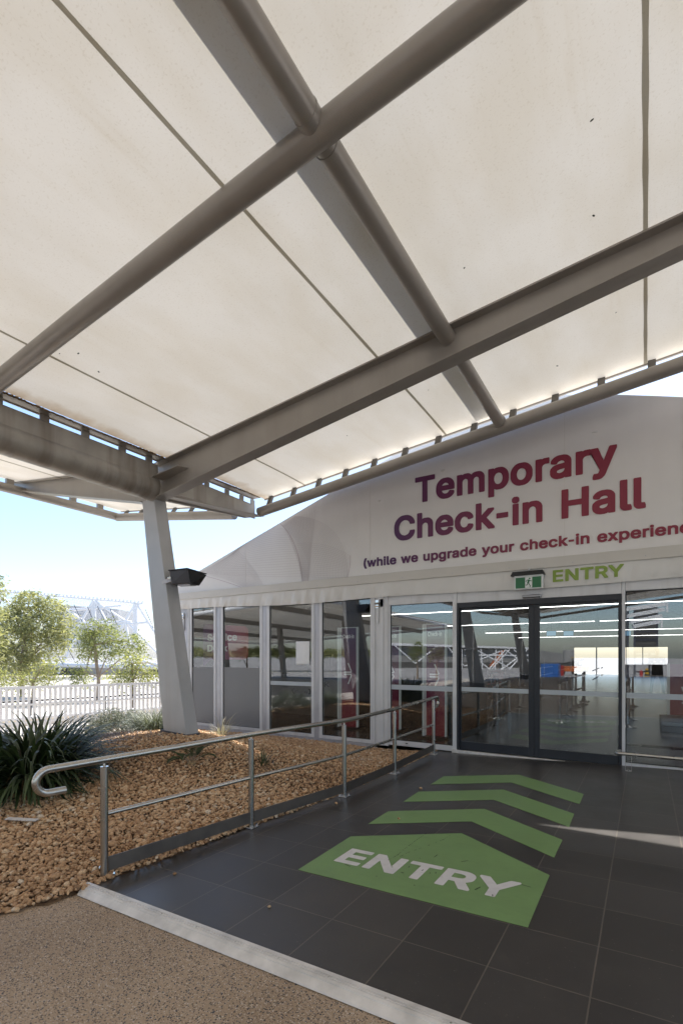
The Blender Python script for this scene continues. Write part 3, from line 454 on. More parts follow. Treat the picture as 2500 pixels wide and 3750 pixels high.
def ico(sub):
    bm = bmesh.new(); bmesh.ops.create_icosphere(bm, subdivisions=sub, radius=1)
    v = np.array([x.co[:] for x in bm.verts]); f = np.array([[x.index for x in fc.verts] for fc in bm.faces]); bm.free(); return v, f
def pebbles(name, pos, rad, sub):
    v0, f0 = ico(sub); n = len(pos); k = len(v0)
    shapes = []
    for i in range(14):
        d = rng.normal(size=(6, 3)); s = np.ones(k)
        for dd in d: s += .10 * np.sin(2.1 * v0 @ dd + rng.uniform(0, 6))
        shapes.append(v0 * s[:, None])
    shapes = np.array(shapes)[rng.integers(0, 14, n)]
    ax = np.stack([rng.uniform(.85, 1.35, n), rng.uniform(.7, 1.0, n), rng.uniform(.5, .8, n)], 1) * rad[:, None]
    P = shapes * ax[:, None, :]
    az = rng.uniform(0, 6.28, n); tl = rng.normal(0, .35, n); tr = rng.normal(0, .35, n)
    def rot(P, a, i, j):
        c, s = np.cos(a)[:, None], np.sin(a)[:, None]; x, y = P[:, :, i].copy(), P[:, :, j].copy(); P[:, :, i] = x * c - y * s; P[:, :, j] = x * s + y * c
    rot(P, tl, 1, 2); rot(P, tr, 0, 2); rot(P, az, 0, 1)
    P += pos[:, None, :]
    Fc = (f0[None] + (np.arange(n) * k)[:, None, None]).reshape(-1, 3)
    big = .5 + .22 * np.sin(pos[:, 0] * 1.7 + 1) * np.sin(pos[:, 1] * 2.1)
    tint = np.clip(rng.normal(big * .5 + .28, .2, n), 0, 1)
    return np_mesh(name, P.reshape(-1, 3), Fc, 'stone', tint=np.repeat(tint, k), smooth=True)
def scatter(sp, lo, hi, cond):
    uu, vv = np.meshgrid(np.arange(-9.9, -2.8, sp), np.arange(.45, 7.95, sp)); uu = uu.ravel() + rng.uniform(-.5, .5, uu.size) * sp; vv = vv.ravel() + rng.uniform(-.5, .5, vv.size) * sp
    k = inside(uu, vv, bed_poly) & cond(uu, vv); uu, vv = uu[k], vv[k]
    r = np.exp(rng.normal(math.log(lo), .34, len(uu))).clip(lo * .55, hi)
    return np.stack([uu, vv, bed_z(uu, vv) + r * .12 + rng.uniform(-.012, .008, len(uu))], 1), r
def Yc(u, v): return -u * ST + v * CT
near = lambda u, v: (Yc(u, v) < 5.6) & (Yc(u, v) > 1.2) & ((u * CT + v * ST) / np.maximum(Yc(u, v), .1) > -.9)
far = lambda u, v: (Yc(u, v) >= 5.6) & ((u * CT + v * ST) / np.maximum(Yc(u, v), .1) > -.9)
p1, r1 = scatter(.0248, .0137, .034, near); p2, r2 = scatter(.031, .0155, .030, far)
grv = pebbles('gravel', p1, r1, 2); tag(grv, kind='stuff', label='loose tan river pebbles filling the near part of the garden bed', cat='gravel')
grv2 = pebbles('gravel', p2, r2, 1); tag(grv2, kind='stuff', label='loose tan river pebbles round the column and along the glazed front', cat='gravel')
# a few strays on the dark tiles
strays = [(640, 3196), (1018, 2933), (1460, 3000), (986, 3330), (1540, 2885), (1230, 2935)]
for i, (px, py) in enumerate(strays):
    r = ray(px, py); t = -(CAM_Z - gz(-2.2, 3)) / r.z; p = Vector((0, 0, CAM_Z)) + r * t
    o = pebbles('stray_pebble', np.array([[p.x, p.y, gz(p.x, p.y) + .008]]), np.array([.012 + .003 * (i % 3)]), 2)
    tag(o, 'small tan pebble lying loose on the dark floor tiles', 'pebble', group='stray pebbles on the tiles')

# aluminium ramp strip between paving and tiles
st = thing('threshold_strip', 'long ribbed aluminium edge strip between brown paving and dark tiles', 'threshold strip', loc=(-3.2, 1.92, -.09))
mb = MB(); prof = [(1.882, -.030), (1.887, -.022), (1.926, -.004), (1.928, .001), (1.944, .005), (1.946, .0015), (1.949, .0015), (1.951, .006), (1.960, .006), (1.962, .002), (1.965, .002), (1.967, .007), (1.990, .007), (1.992, .0005)]
us_ = [-3.235, -2.0, 0, 2.5, 5.0]
for u in us_: mb.v += [(u + (.08 if u < -3 else 0) * (y - 1.85) / .14 * -1, y, gz(u, y) + z) for y, z in prof]
k = len(prof)
for i in range(len(us_) - 1):
    for j in range(k - 1): mb.f.append((i * k + j, i * k + j + 1, (i + 1) * k + j + 1, (i + 1) * k + j))
mb.f.append(tuple(range(k))); mb.build('strip', 'alu_strip', st)
for i in range(14):
    u = -3.08 + i * .30; mb = MB(); mb.lathe([(.0055, 0), (.0055, .0015), (.003, .003)], (u, 1.9555, gz(u, 1.9555) + .0045), 8); mb.build('screw', 'stainless', st)
# door threshold
mb = MB(); mb.box(-2.72, -.24, 7.86, 7.92, -.12, -.052); tag(mb.build('door_sill', 'alu_strip', bevel=.006), 'narrow aluminium sill under the dark sliding doors', 'sill')

# ------------------------------------------------------------------ green floor graphic
fg = thing('entry_floor_sign', 'large green floor arrow with white word and three chevrons on dark tiles', 'floor sign', loc=(-1.36, 3.5, gz(-1.36, 3.5)))
def decal(name, pts, m, dz, parent=fg, th=.0012):
    return MB().prism(pts, lambda u, v: (u, v, gz(u, v) + dz), lambda u, v: (u, v, gz(u, v) + dz + th)).build(name, m, parent)
decal('arrow_panel', [(-2.147, 2.875), (-.557, 2.873), (-.563, 3.644), (-1.358, 4.181), (-2.163, 3.652)], 'green', .002)
for a in ([(-2.189, 4.014), (-1.378, 4.532), (-.585, 3.987), (-.583, 4.413), (-1.381, 4.979), (-2.201, 4.457)],
          [(-2.209, 4.834), (-1.389, 5.352), (-.579, 4.785), (-.584, 5.214), (-1.399, 5.829), (-2.227, 5.298)],
          [(-2.229, 5.685), (-1.397, 6.21), (-.577, 5.587), (-.581, 6.031), (-1.41, 6.68), (-2.24, 6.164)]):
    decal('chevron', a, 'green', .002)
t = text_obj('ENTRY', 'lettering', 'white_vinyl', fg, (-2.008, 3.134, gz(-2, 3.13) + .0036), (1, .004, .0273), (0, 1, -.0055), 1.305, .285, thick=.0012)
sc = MB()
for k in range(15):
    u = random.uniform(-2.05, -.65); v = random.uniform(2.95, 3.6); L_ = random.choice([.006, .008, .012, .03]); a = random.uniform(0, 3.1)
    pts = [(u + L_ * math.cos(a) * i - .0025 * math.sin(a) * j * random.uniform(.6, 1.6), v + L_ * math.sin(a) * i + .0025 * math.cos(a) * j * random.uniform(.6, 1.6)) for i, j in ((-1, -1), (1, -1), (1, 1), (-1, 1))]
    sc.prism(pts, lambda u, v: (u, v, gz(u, v) + .0056), lambda u, v: (u, v, gz(u, v) + .0060))
for line in ([(-1.62, 4.02), (-1.63, 3.85), (-1.635, 3.62), (-1.63, 3.45), (-1.66, 3.3)], [(-1.42, 4.08), (-1.44, 3.95), (-1.52, 3.7), (-1.58, 3.55), (-1.60, 3.44)]):
    for (a, b) in zip(line[:-1], line[1:]):
        for k in range(9):
            if random.random() < .4: continue
            f0 = k / 9; f1 = f0 + random.uniform(.03, .08); d = Vector((b[0] - a[0], b[1] - a[1])); n2 = Vector((-d.y, d.x)).normalized() * random.uniform(.0012, .0035)
            pa = Vector(a) + d * f0; pb = Vector(a) + d * f1
            sc.prism([tuple(pa - n2), tuple(pb - n2), tuple(pb + n2), tuple(pa + n2)], lambda u, v: (u, v, gz(u, v) + .0056), lambda u, v: (u, v, gz(u, v) + .0060))
sc.build('scuff_marks', 'scuff', fg, kind='stuff')

# ------------------------------------------------------------------ canopy
cp = thing('fabric_canopy', 'cream fabric canopy on brown-grey steel beams over the entrance', 'canopy', loc=(-6.1, 5.03, .3))
def zm(u): return 4.47 + .107 * (u + 6.2) if u > -6.35 else 4.452 + .118 * (-6.5 - u)
def membrane(u0, u1, n, v1, v0=-21.0):
    us = np.linspace(u0, u1, n); vs = np.concatenate([np.linspace(v0, -4, 12), np.linspace(-3.6, v1 - .3, 40), [v1 - .12, v1]])
    U, W = np.meshgrid(us, vs); Z = np.array([zm(x) if x < 3.2 else zm(3.2) - .10 * (x - 3.2) for x in us])[None, :] + 0 * W
    edge = np.clip((W - (v1 - .9)) / .9, 0, 1); Z = Z - .03 * np.sin(np.clip((W + 2.4) / 7.3, 0, 1) * math.pi) * 0 - .018 * edge ** 2
    V = np.stack([U.ravel(), W.ravel(), Z.ravel()], 1); nx = len(us); i, j = np.meshgrid(np.arange(nx - 1), np.arange(len(vs) - 1)); a = (j * nx + i).ravel()
    return V, np.stack([a, a + 1, a + nx + 1, a + nx], 1)
for u0, u1 in ((-6.13, 8.4), (-10.55, -6.62)):
    V, Fq = membrane(u0, u1, 40 if u0 > -7 else 14, 7.16); mo = np_mesh('membrane', V, Fq, 'membrane', cp, smooth=True)
    for u in ((-5.187, -2.562, 0.0, 2.6, 5.2) if u0 > -7 else (-7.75, -9.1)):
        z = (zm(u) if u < 3.2 else zm(3.2) - .10 * (u - 3.2)) - .004; s = MB(); n = 90; vs_ = np.linspace(-20.9, 7.15, n)
        wv = [.0175 + .002 * math.sin(x * 9 + u) + random.uniform(-.0012, .0012) for x in vs_]
        ed = [-.018 * min(1, max(0, (x - 6.26) / .9)) ** 2 for x in vs_]
        s.v = [(u - ww + random.uniform(-.0012, .0012), x, z + e) for x, ww, e in zip(vs_, wv, ed)] + [(u + ww, x, z + e) for x, ww, e in zip(vs_, wv, ed)]
        s.f = [(i, i + 1, n + i + 1, n + i) for i in range(n - 1)]; s.build('seam', 'seam', mo)
    # welded hem and edge bar
    s = MB(); ue = np.linspace(u0, u1, 30)
    for a, b in zip(ue[:-1], ue[1:]):
        za = (zm(a) if a < 3.2 else zm(3.2) - .10 * (a - 3.2)) - .026; zb = (zm(b) if b < 3.2 else zm(3.2) - .10 * (b - 3.2)) - .026
        s.bar((a, 7.165, za), (b, 7.165, zb), .03, .022)
    s.build('edge_bar', 'steel', mo)
# dead insects and specks resting against the fabric
for i in range(15):
    u = random.choice([random.uniform(-5.6, -2.3), random.uniform(-1.5, .4)]); v = random.uniform(1.2, 6.6); a = random.uniform(0, 3.1); r_ = random.choice([.0035, .004, .005, .007]); e_ = random.uniform(1.2, 2.6)
    q = [(u + r_ * (e_ * math.cos(t) * math.cos(a) - math.sin(t) * math.sin(a)), v + r_ * (e_ * math.cos(t) * math.sin(a) + math.sin(t) * math.cos(a))) for t in [k * math.pi / 4 for k in range(8)]]
    MB().prism(q, lambda x, y: (x, y, zm(x) - .006), lambda x, y: (x, y, zm(x) - .002)).build('dirt_speck', 'scuff', cp)
# front edge tube, bracketed below the fabric
tz = lambda u: (4.185 + .1155 * (u + 6.03)) if u > -6.3 else 4.16 + .135 * (-6.3 - u)
def edge_tube(us_, v, name='edge_tube'):
    e = MB().tube([(u, v, tz(u)) for u in us_], .088, 18).build(name, 'steel', cp, smooth=True); return e
e1 = edge_tube([-6.12 + i * .5 for i in range(19)] + [3.3], 7.0)
for i in range(18):
    u = -5.93 + i * .545; zt = tz(u) + .07; zb = (zm(u) if u < 3.2 else zm(3.2)) - .03
    MB().bar((u, 7.03, zt), (u, 7.12, zb), .085, .045, up=(0, 1, 0)).build('bracket', 'dark_steel', e1)
e2 = edge_tube([-6.75 - i * .5 for i in range(8)] + [-10.46], 7.0)
for i in range(7):
    u = -6.95 - i * .545; MB().bar((u, 7.03, tz(u) + .07), (u, 7.12, zm(u) - .03), .085, .045, up=(0, 1, 0)).build('bracket', 'dark_steel', e2)
e3 = MB().tube([(-10.46, v, 4.735) for v in (7.0, 4, 0, -6, -14, -21)], .088, 18).build('edge_tube', 'steel', cp, smooth=True)
for i in range(14):
    v = 6.6 - i * .62; MB().box(-10.53, -10.46, v - .065, v + .065, 4.80, 4.93).build('bracket', 'steel', e3)
MB().tube([(-10.46, -21, 4.72), (-6.45, -21, 4.15), (3.2, -21, 5.26), (8.4, -21, 4.75)], .088, 14).build('edge_tube', 'steel', cp, smooth=True)
# added flap, unseen behind the edge tube, narrows the sun to a streak
fl_ = MB(); ks = 7.85 / 7.0
for a, b in zip([-6.05 + .47 * i for i in range(20)][:-1], [-6.05 + .47 * i for i in range(20)][1:]):
    fl_.add([(a, 7.0, tz(a)), (b, 7.0, tz(b)), (b * ks, 7.0 * ks, CAM_Z + (tz(b) - CAM_Z) * ks), (a * ks, 7.0 * ks, CAM_Z + (tz(a) - CAM_Z) * ks)], [(0, 1, 2, 3)])
fo2 = fl_.build('sun_blocking_flap', 'pvc_flap', cp); so3 = fo2.modifiers.new('thickness', 'SOLIDIFY'); so3.thickness = .006; so3.offset = 0
# arch pipes across, ridge pipe along
MB().tube([(-6.32, 2.52, 4.357), (-4.4, 2.548, 4.567), (-2.5, 2.577, 4.762), (-.7, 2.606, 4.938), (1.6, 2.636, 5.17), (3.2, 2.656, 5.33)], .0865, 26).build('arch_pipe', 'steel', cp, smooth=True)
rp = MB().tube([(-1.778, -20.8, 4.852), (-1.778, 2.60, 4.854), (-1.775, 4.99, 4.854)], .083, 26); rp.tube([(-1.77, 5.02, 4.845), (-1.71, 7.0, 4.72)], .076, 22)
rpo = rp.build('ridge_pipe', 'steel', cp, smooth=True)
for v, r0 in ((2.46, .087), (2.70, .087)):                      # weld collars at the crossing
    MB().tube([(-1.778, v - .006, 4.854), (-1.778, v + .006, 4.854)], r0, 26).build('weld_collar', 'steel', cp, smooth=True)
s = MB()                                                        # capping over the ridge, above the fabric
for a, b in zip(np.linspace(-21, 7.1, 9)[:-1], np.linspace(-21, 7.1, 9)[1:]):
    s.hexa([(-2.087, a, zm(-2.087) + .030), (-1.80, a, zm(-1.80) + .030), (-1.80, b, zm(-1.80) + .030), (-2.087, b, zm(-2.087) + .030), (-2.087, a, zm(-2.087) + .045), (-1.80, a, zm(-1.80) + .045), (-1.80, b, zm(-1.80) + .045), (-2.087, b, zm(-2.087) + .045)])
s.build('ridge_cover', 'cover', cp)
MB().tube([(-1.775 + .086 * math.cos(t), 4.99, 4.854 + .086 * math.sin(t)) for t in [k * math.pi / 12 for k in range(25)]], .006, 6).build('weld_bead', 'steel', rpo, smooth=True)
MB().tube([(-1.71 + .08 * math.cos(t), 6.90, 4.725 + .08 * math.sin(t)) for t in [k * math.pi / 12 for k in range(25)]], .006, 6).build('weld_bead', 'steel', rpo, smooth=True)
# tapered I-beams over each column (right arm and left arm)
def ibeam(vc):
    zt = lambda u: 4.452 + .1045 * (u + 6.394) if u > -6.5 else 4.44 + .133 * (-6.5 - u)
    zb = lambda u: 3.921 + .1442 * (u + 6.38) if u > -6.5 else 3.915 + .223 * (-6.75 - u)
    for us_ in ([-6.42, -4.5, -3.0, -1.0, .6, 2.2, 3.2], [-6.72, -7.6, -9.0, -10.2, -10.9]):
        w_, f_, t_ = MB(), MB(), MB()
        for a, b in zip(us_[:-1], us_[1:]):
            if a > b: a, b = b, a
            w_.hexa([(a, vc - .006, zb(a)), (b, vc - .006, zb(b)), (b, vc + .006, zb(b)), (a, vc + .006, zb(a)), (a, vc - .006, zt(a) - .016), (b, vc - .006, zt(b) - .016), (b, vc + .006, zt(b) - .016), (a, vc + .006, zt(a) - .016)])
            for mb_, z0, z1 in ((t_, lambda u: zt(u) - .018, zt), (f_, zb, lambda u: zb(u) + .018)):
                mb_.hexa([(a, vc - .1, z0(a)), (b, vc - .1, z0(b)), (b, vc + .1, z0(b)), (a, vc + .1, z0(a)), (a, vc - .1, z1(a)), (b, vc - .1, z1(b)), (b, vc + .1, z1(b)), (a, vc + .1, z1(a))])
        bo = w_.build('tapered_beam', 'steel', cp); t_.build('top_flange', 'steel', bo); f_.build('bottom_flange', 'steel', bo)
        for p in (bo,):
            if us_[0] > -6.5:
                MB().hexa([(-6.3, vc - .21, 4.185), (-5.78, vc - .17, 4.265), (-5.74, vc - .007, 4.27), (-6.3, vc - .007, 4.185), (-6.3, vc - .21, 4.200), (-5.78, vc - .17, 4.280), (-5.74, vc - .007, 4.285), (-6.3, vc - .007, 4.2)]).build('stiffener_fin', 'steel', bo)
for vc in (5.0, -4.65, -14.35): ibeam(vc)
# valley girder: pipe, slotted plate, gutter channel with leaf dirt, short tip beyond the beam
g1 = MB().tube([(-6.47, v, 4.085) for v in (4.93, 4.0, 2.0, -2.0, -8.0, -14.0, -20.9)], .195, 30).build('gutter_pipe', 'girder_steel', cp, smooth=True)
for v in (4.72, 4.2, 3.62, 2.95): MB().tube([(-6.47, v - .012, 4.085), (-6.47, v + .012, 4.085)], .1975, 30).build('pipe_joint', 'girder_steel', g1, smooth=True)
pl = MB()
pl.box(-6.315, -6.300, -20.9, 4.90, 4.12, 4.40)
pl.hexa([(-6.315, 5.1, 4.06), (-6.300, 5.1, 4.06), (-6.300, 7.08, 4.10), (-6.315, 7.08, 4.10), (-6.315, 5.1, 4.385), (-6.300, 5.1, 4.385), (-6.300, 7.08, 4.355), (-6.315, 7.08, 4.355)])
gp = pl.build('gutter_plate', 'girder_steel', cp)
for v in [4.74, 4.30, 3.76, 3.24, 2.72] + [2.1 - .55 * i for i in range(12)]: MB().box(-6.318, -6.296, v - .055, v + .055, 4.395, 4.475).build('bracket', 'girder_steel', gp)
for v in (5.35, 5.88, 6.35, 6.72, 7.02): MB().box(-6.318, -6.296, v - .05, v + .05, 4.35, 4.44).build('bracket', 'girder_steel', gp)
tipf = MB().hexa([(-6.56, 5.1, 3.98), (-6.29, 5.1, 3.98), (-6.06, 7.06, 4.10), (-6.40, 6.9, 4.085), (-6.56, 5.1, 3.995), (-6.29, 5.1, 3.995), (-6.06, 7.06, 4.115), (-6.40, 6.9, 4.10)]); tipf.build('tip_flange', 'steel', cp)
MB().tube([(-6.5, 5.1, 4.06), (-6.36, 6.85, 4.11)], [.11, .04], 18).build('tip_pipe', 'steel', cp, smooth=True)
ch = MB(); ch.box(-6.335, -6.17, -20.9, 7.08, 4.475, 4.490); ch.box(-6.342, -6.328, -20.9, 7.08, 4.462, 4.53); co_ = ch.build('gutter_channel', 'steel', cp)
dz = []; Fd = []
n = 260; vv = np.linspace(2.2, 7.05, n)
for i, v in enumerate(vv):
    a = .016 + .022 * random.random() + .012 * math.sin(v * 3); dz += [(-6.168, v, 4.4745), (-6.168 + a * .5, v, 4.462 - .008 * random.random()), (-6.168 + a, v, zm(-6.168 + a) - .001)]
for i in range(n - 1):
    for j in range(2): Fd.append((i * 3 + j, i * 3 + j + 1, i * 3 + j + 4, i * 3 + j + 3))
np_mesh('leaf_litter', np.array(dz), np.array(Fd), 'dirt', co_, smooth=False)
# columns: leaning, tapered, recessed edge on the left
def column(dv):
    p = lambda u, v, z: (u, v + dv, z)
    mb = MB(); zb_, zt_ = .05, 3.93
    def row(z):
        f = (z - .37) / (3.908 - .37); fr = -5.721 + (-6.441 + 5.721) * f; fl_ = -6.287 + (-6.792 + 6.287) * f; return fl_, fr
    for (i0, i1, v0, v1) in ((.065, 0, 4.936, 5.14), (0, 0, 4.985, 5.13)):
        (l0, r0), (l1, r1) = row(zb_), row(zt_); vt = .0 if i0 else 0
        if i0: a0, b0, a1, b1 = l0 + i0 * 1.15, r0, l1 + i0, r1
        else: a0, b0, a1, b1 = l0, l0 + .08, l1, l1 + .075
        mb.hexa([p(a0, v0, zb_), p(b0, v0, zb_), p(b0 + (.03 if i0 else 0), v1, zb_), p(a0, v1, zb_), p(a1, v0, zt_), p(b1, v0, zt_), p(b1 + (.025 if i0 else 0), v1, zt_), p(a1, v1, zt_)])
    c = mb.build('column', 'col_steel', cp, bevel=.006)
    l0, r0 = row(.33); MB().hexa([p(l0 - .012, 4.926, .1), p(r0 + .012, 4.926, .1), p(r0 + .04, 5.15, .1), p(l0 - .012, 5.15, .1), p(l0 - .008, 4.928, .375), p(r0 + .004, 4.928, .345), p(r0 + .036, 5.148, .345), p(l0 - .008, 5.148, .375)]).build('base_shoe', 'flood', c)
for dv in (0, -9.65, -19.35): column(dv)

# floodlight on the column
fl = thing('floodlight', 'charcoal floodlight bracketed to the leaning grey column', 'floodlight', loc=(-6.18, 5.03, 2.76))
c0 = at_d(622, 2118, 7.36); ax = Vector((.86, .38, 0)).normalized(); ay = Vector((-ax.y, ax.x, 0)); az_ = Vector((0, 0, 1))
def fp(a, b, z): return tuple(c0 + ax * a + ay * b + az_ * z)
L_, Wd, Hh = .47, .30, .20
body = MB().hexa([fp(.03, 0, -.085), fp(.31, 0, -.075), fp(.31, Wd, -.075), fp(.03, Wd, -.085), fp(0, -.02, .105), fp(.30, -.05, .125), fp(.46, Wd * .8, .085), fp(.02, Wd + .03, .10)])
bo = body.build('housing', 'flood', fl, bevel=.008)
MB().hexa([fp(.312, .02, -.072), fp(.33, .04, -.074), fp(.33, Wd, -.074), fp(.312, Wd, -.072), fp(.31, -.04, .112), fp(.325, -.04, .112), fp(.475, Wd * .8, .078), fp(.455, Wd * .8, .078)]).build('bezel', 'black', fl)
MB().hexa([fp(-.012, -.035, .108), fp(.305, -.065, .128), fp(.48, Wd * .82, .09), fp(-.012, Wd + .05, .108), fp(-.012, -.035, .122), fp(.305, -.065, .142), fp(.48, Wd * .82, .104), fp(-.012, Wd + .05, .122)]).build('lid', 'flood', fl, bevel=.004)
MB().hexa([fp(.08, .06, -.088), fp(.29, .06, -.082), fp(.29, Wd * .9, -.082), fp(.08, Wd * .9, -.088), fp(.08, .06, -.084), fp(.29, .06, -.076), fp(.29, Wd * .9, -.076), fp(.08, Wd * .9, -.084)]).build('lens', 'lens', fl)
MB().bar(fp(-.14, .03, -.06), fp(.02, .0, -.02), .012, .055).bar(fp(-.14, .16, -.06), fp(.02, .2, -.02), .012, .055).build('bracket', 'grey_alu', fl)
MB().tube([fp(.0, -.03, .0), fp(.02, -.045, .0)], .022, 10).build('pivot_bolt', 'stainless', fl, smooth=True)
MB().tube([fp(.02, .22, .13), fp(.01, .22, .17), fp(.12, .26, .15)], .006, 6).build('cable', 'black', fl, smooth=True)

# ------------------------------------------------------------------ the check-in hall (tent with glazed front)
UL, UR, UC, ZE, ZA = -9.5, 5.7, -1.9, 3.21, 5.69
hall = thing('check_in_hall', 'white gabled tent hall with glazed front and large crimson lettering', 'hall', loc=(UC, VW, -.1))
def gable_top(u): return ZE + (ZA - ZE) * (1 - abs(u - UC) / (UC - UL)) - .10 * math.exp(-((u - UC) / .9) ** 2)
us_ = [UL + (UR - UL) * i / 40 for i in range(41)]
poly = [(UL, 2.95)] + [(u, gable_top(u)) for u in us_] + [(UR, 2.95)]
gb = MB().prism(poly, lambda u, z: (u, 7.93, z), lambda u, z: (u, 7.99, z)).build('gable', 'pvc', hall)
rf = MB()
for a, b in zip(us_[:-1], us_[1:]):
    za, zb_ = gable_top(a), gable_top(b)
    rf.hexa([(a, 7.95, za - .03), (b, 7.95, zb_ - .03), (b, 45.6, zb_ - .03), (a, 45.6, za - .03), (a, 7.945, za + .012), (b, 7.945, zb_ + .012), (b, 45.6, zb_ + .012), (a, 45.6, za + .012)])
rf.build('roof', 'pvc', hall, smooth=True)
ln = MB()
for a, b in zip(us_[:-1], us_[1:]): ln.add([(a, 8.0, gable_top(a) - .05), (b, 8.0, gable_top(b) - .05), (b, 45.4, gable_top(b) - .05), (a, 45.4, gable_top(a) - .05)], [(0, 1, 2, 3)])
ln.build('roof_lining', 'tentin', hall)
for u in (UL, UR): MB().box(u - .04, u + .04, 8.0, 45.6, -.3, ZE).build('side_wall', 'tentin', hall)
fa = MB().box(UL, UR, 7.845, 7.93, 2.812, 2.966); fo = fa.build('fascia_beam', 'fascia', hall, bevel=.004)
for u in [x * .9 + UL + .5 for x in range(17)]: MB().tube([(u, 7.846, 2.86), (u, 7.840, 2.86)], .008, 8).build('rivet', 'grey_alu', fo)
# gathered PVC valance below the fascia
n = 420; U = np.linspace(UL + .05, UR, n); rows = 9; V = []
for j in range(rows):
    f = j / (rows - 1); z = 2.83 - (.295 + 0) * f
    amp = .006 + .018 * f * np.where(U < -3.6, 1, .35)
    wav = amp * (np.sin(U * 21 + 3 * np.sin(U * 2.3)) * .5 + np.sin(U * 47 + 5 * f) * .25 + np.sin(U * 9.1 + f * 2) * .4)
    zz = z + (.018 * f * np.sin(U * 1.3) + .05 * f * np.clip((-5.5 - U) / 4, 0, 1))
    V.append(np.stack([U, 7.875 - .012 * math.sin(f * 3.1) + wav, zz], 1))
V = np.concatenate(V); i, j = np.meshgrid(np.arange(n - 1), np.arange(rows - 1)); a = (j * n + i).ravel()
va = np_mesh('valance', V, np.stack([a, a + 1, a + n + 1, a + n], 1), 'pvc_flap', hall, smooth=True)
text_obj('ENTRY', 'lettering', 'entry_green', va, (-1.17, 7.855, 2.592), (1, 0, .012), (0, 0, 1), .915, .175, off=.03, thick=.003)
# printed lettering on the gable
text_obj('Temporary', 'lettering', 'letters', gb, (-3.395, 7.924, 4.14), (1, 0, 0), (0, 0, 1), 3.055, .442, off=.03, thick=.004)
text_obj('Check-in Hall', 'lettering', 'letters', gb, (-3.795, 7.924, 3.53), (1, 0, 0), (0, 0, 1), 3.80, .43, off=.03, thick=.004)
text_obj('(while we upgrade your check-in experience)', 'lettering', 'letters', gb, (-4.415, 7.924, 3.125), (1, 0, 0), (0, 0, 1), 5.14, .158, off=.03, thick=.004)
# fine guilloche lines printed on the gable (region measured in the photo)
def zp(x, y): p = at_v(700 + x * .38265, 1850 + y * .38265, 7.926); return (p.x, p.z)
def bez(p0, p1, p2, n=18): return [tuple((1 - t) ** 2 * np.array(p0) + 2 * t * (1 - t) * np.array(p1) + t * t * np.array(p2)) for t in np.linspace(0, 1, n)]
def ribbon(mb, pts, wd):
    q = [zp(*p) for p in pts]; o = len(mb.v)
    for k, (u, z) in enumerate(q):
        a = q[max(0, k - 1)]; b = q[min(len(q) - 1, k + 1)]; d = Vector((b[0] - a[0], b[1] - a[1])).normalized(); nx_, nz_ = -d.y * wd / 2, d.x * wd / 2
        zc = min(z, gable_top(u) - .004); mb.v += [(u + nx_, 7.9262, zc + nz_), (u - nx_, 7.9262, zc - nz_)]
    mb.f += [(o + 2 * k, o + 2 * k + 1, o + 2 * k + 3, o + 2 * k + 2) for k in range(len(q) - 1)]
lines = MB(); arcs = MB()
ribbon(arcs, bez((857, 183), (1030, 330), (1065, 733), 26), .009); ribbon(arcs, bez((55, 660), (250, 700), (490, 790)), .007); ribbon(arcs, bez((1520, 480), (1525, 600), (1490, 690)), .007)
A1 = bez((900, 230), (1035, 380), (1064, 733), 26); B1 = bez((420, 455), (240, 560), (60, 658), 26)
for k in range(24): ribbon(lines, bez(B1[k], ((B1[k][0] + A1[k][0]) / 2, min(B1[k][1], A1[k][1]) - 60 + k * 5), A1[k]), .0045)
for k in range(24): ribbon(lines, bez((60 + 17 * k, 655 - 9.2 * k), (260 + 14 * k, 655 - 4 * k), (500 + 8 * k, 785 - k)), .0045)
for k in range(20):
    ribbon(lines, bez((870 + 17 * k, 178 - 9.4 * k), (1010 + 7 * k, 420 + 2 * k), (1064 + 3 * k, 733 - .4 * k)), .0045)
for k in range(26):
    ribbon(lines, bez((990 - 4.5 * k, 105 + 3.5 * k), (1500 - 12 * k, 130 + 15 * k), (1490 - 15 * k, 690 + 1.5 * k)), .0045)
for k in range(18): ribbon(lines, bez((1010 + k * 2.6, 370 + k * 18), (1250, 330 + k * 22), (1515 - k, 480 + 12 * k)), .0045)
lines.build('printed_line_pattern', 'print_line', gb); arcs.build('printed_line_pattern', 'print_arc', gb)
sm = MB()
for u in (-7.32, -4.28, -1.02, .42): sm.box(u - .003, u + .003, 7.9265, 7.9295, 2.97, gable_top(u) - .02)
sm.build('fabric_join', 'pvc_flap', gb)
for u, z in ((-.62, 4.72), (-2.9, 4.62), (-4.1, 4.30)):
    dm = MB().lathe([(.04, 0), (.03, .012), (.01, .018)], (0, 0, 0), 12); dm.v = [(u + x, 7.93 - zz * .6, z + y * .45) for x, y, zz in dm.v]; dm.build('gable_eyelet', 'pvc_flap', gb, smooth=True)

# front frame: white posts, head, windows, sliding door
Y0, Y1 = 7.915, 7.985
def member(name, u0, u1, z0, z1, m='white_alu', y0=Y0, y1=Y1, parent=hall, bevel=.004): return MB().box(u0, u1, y0, y1, z0, z1).build(name, m, parent, bevel=bevel)
member('corner_post', -9.46, -9.13, -.2, 2.83, 'grey_alu')
member('corner_post', -9.128, -9.075, -.2, 2.83)
member('mullion', -8.195, -8.075, -.11, 2.83, 'grey_alu', Y0 + .012); member('mullion', -6.855, -6.728, -.11, 2.83, 'grey_alu', Y0 + .012); member('mullion', -5.525, -5.408, -.11, 2.83, 'grey_alu', Y0 + .012)
for a, b, c_ in ((-4.195, -4.165, .02), (-4.163, -4.07, .004), (-4.068, -4.0, -.012), (-3.998, -3.935, 0.0), (-3.933, -3.905, -.008)): member('door_post', a, b, -.115, 2.83, 'white_alu', Y0 - c_ if c_ > 0 else Y0 + c_)
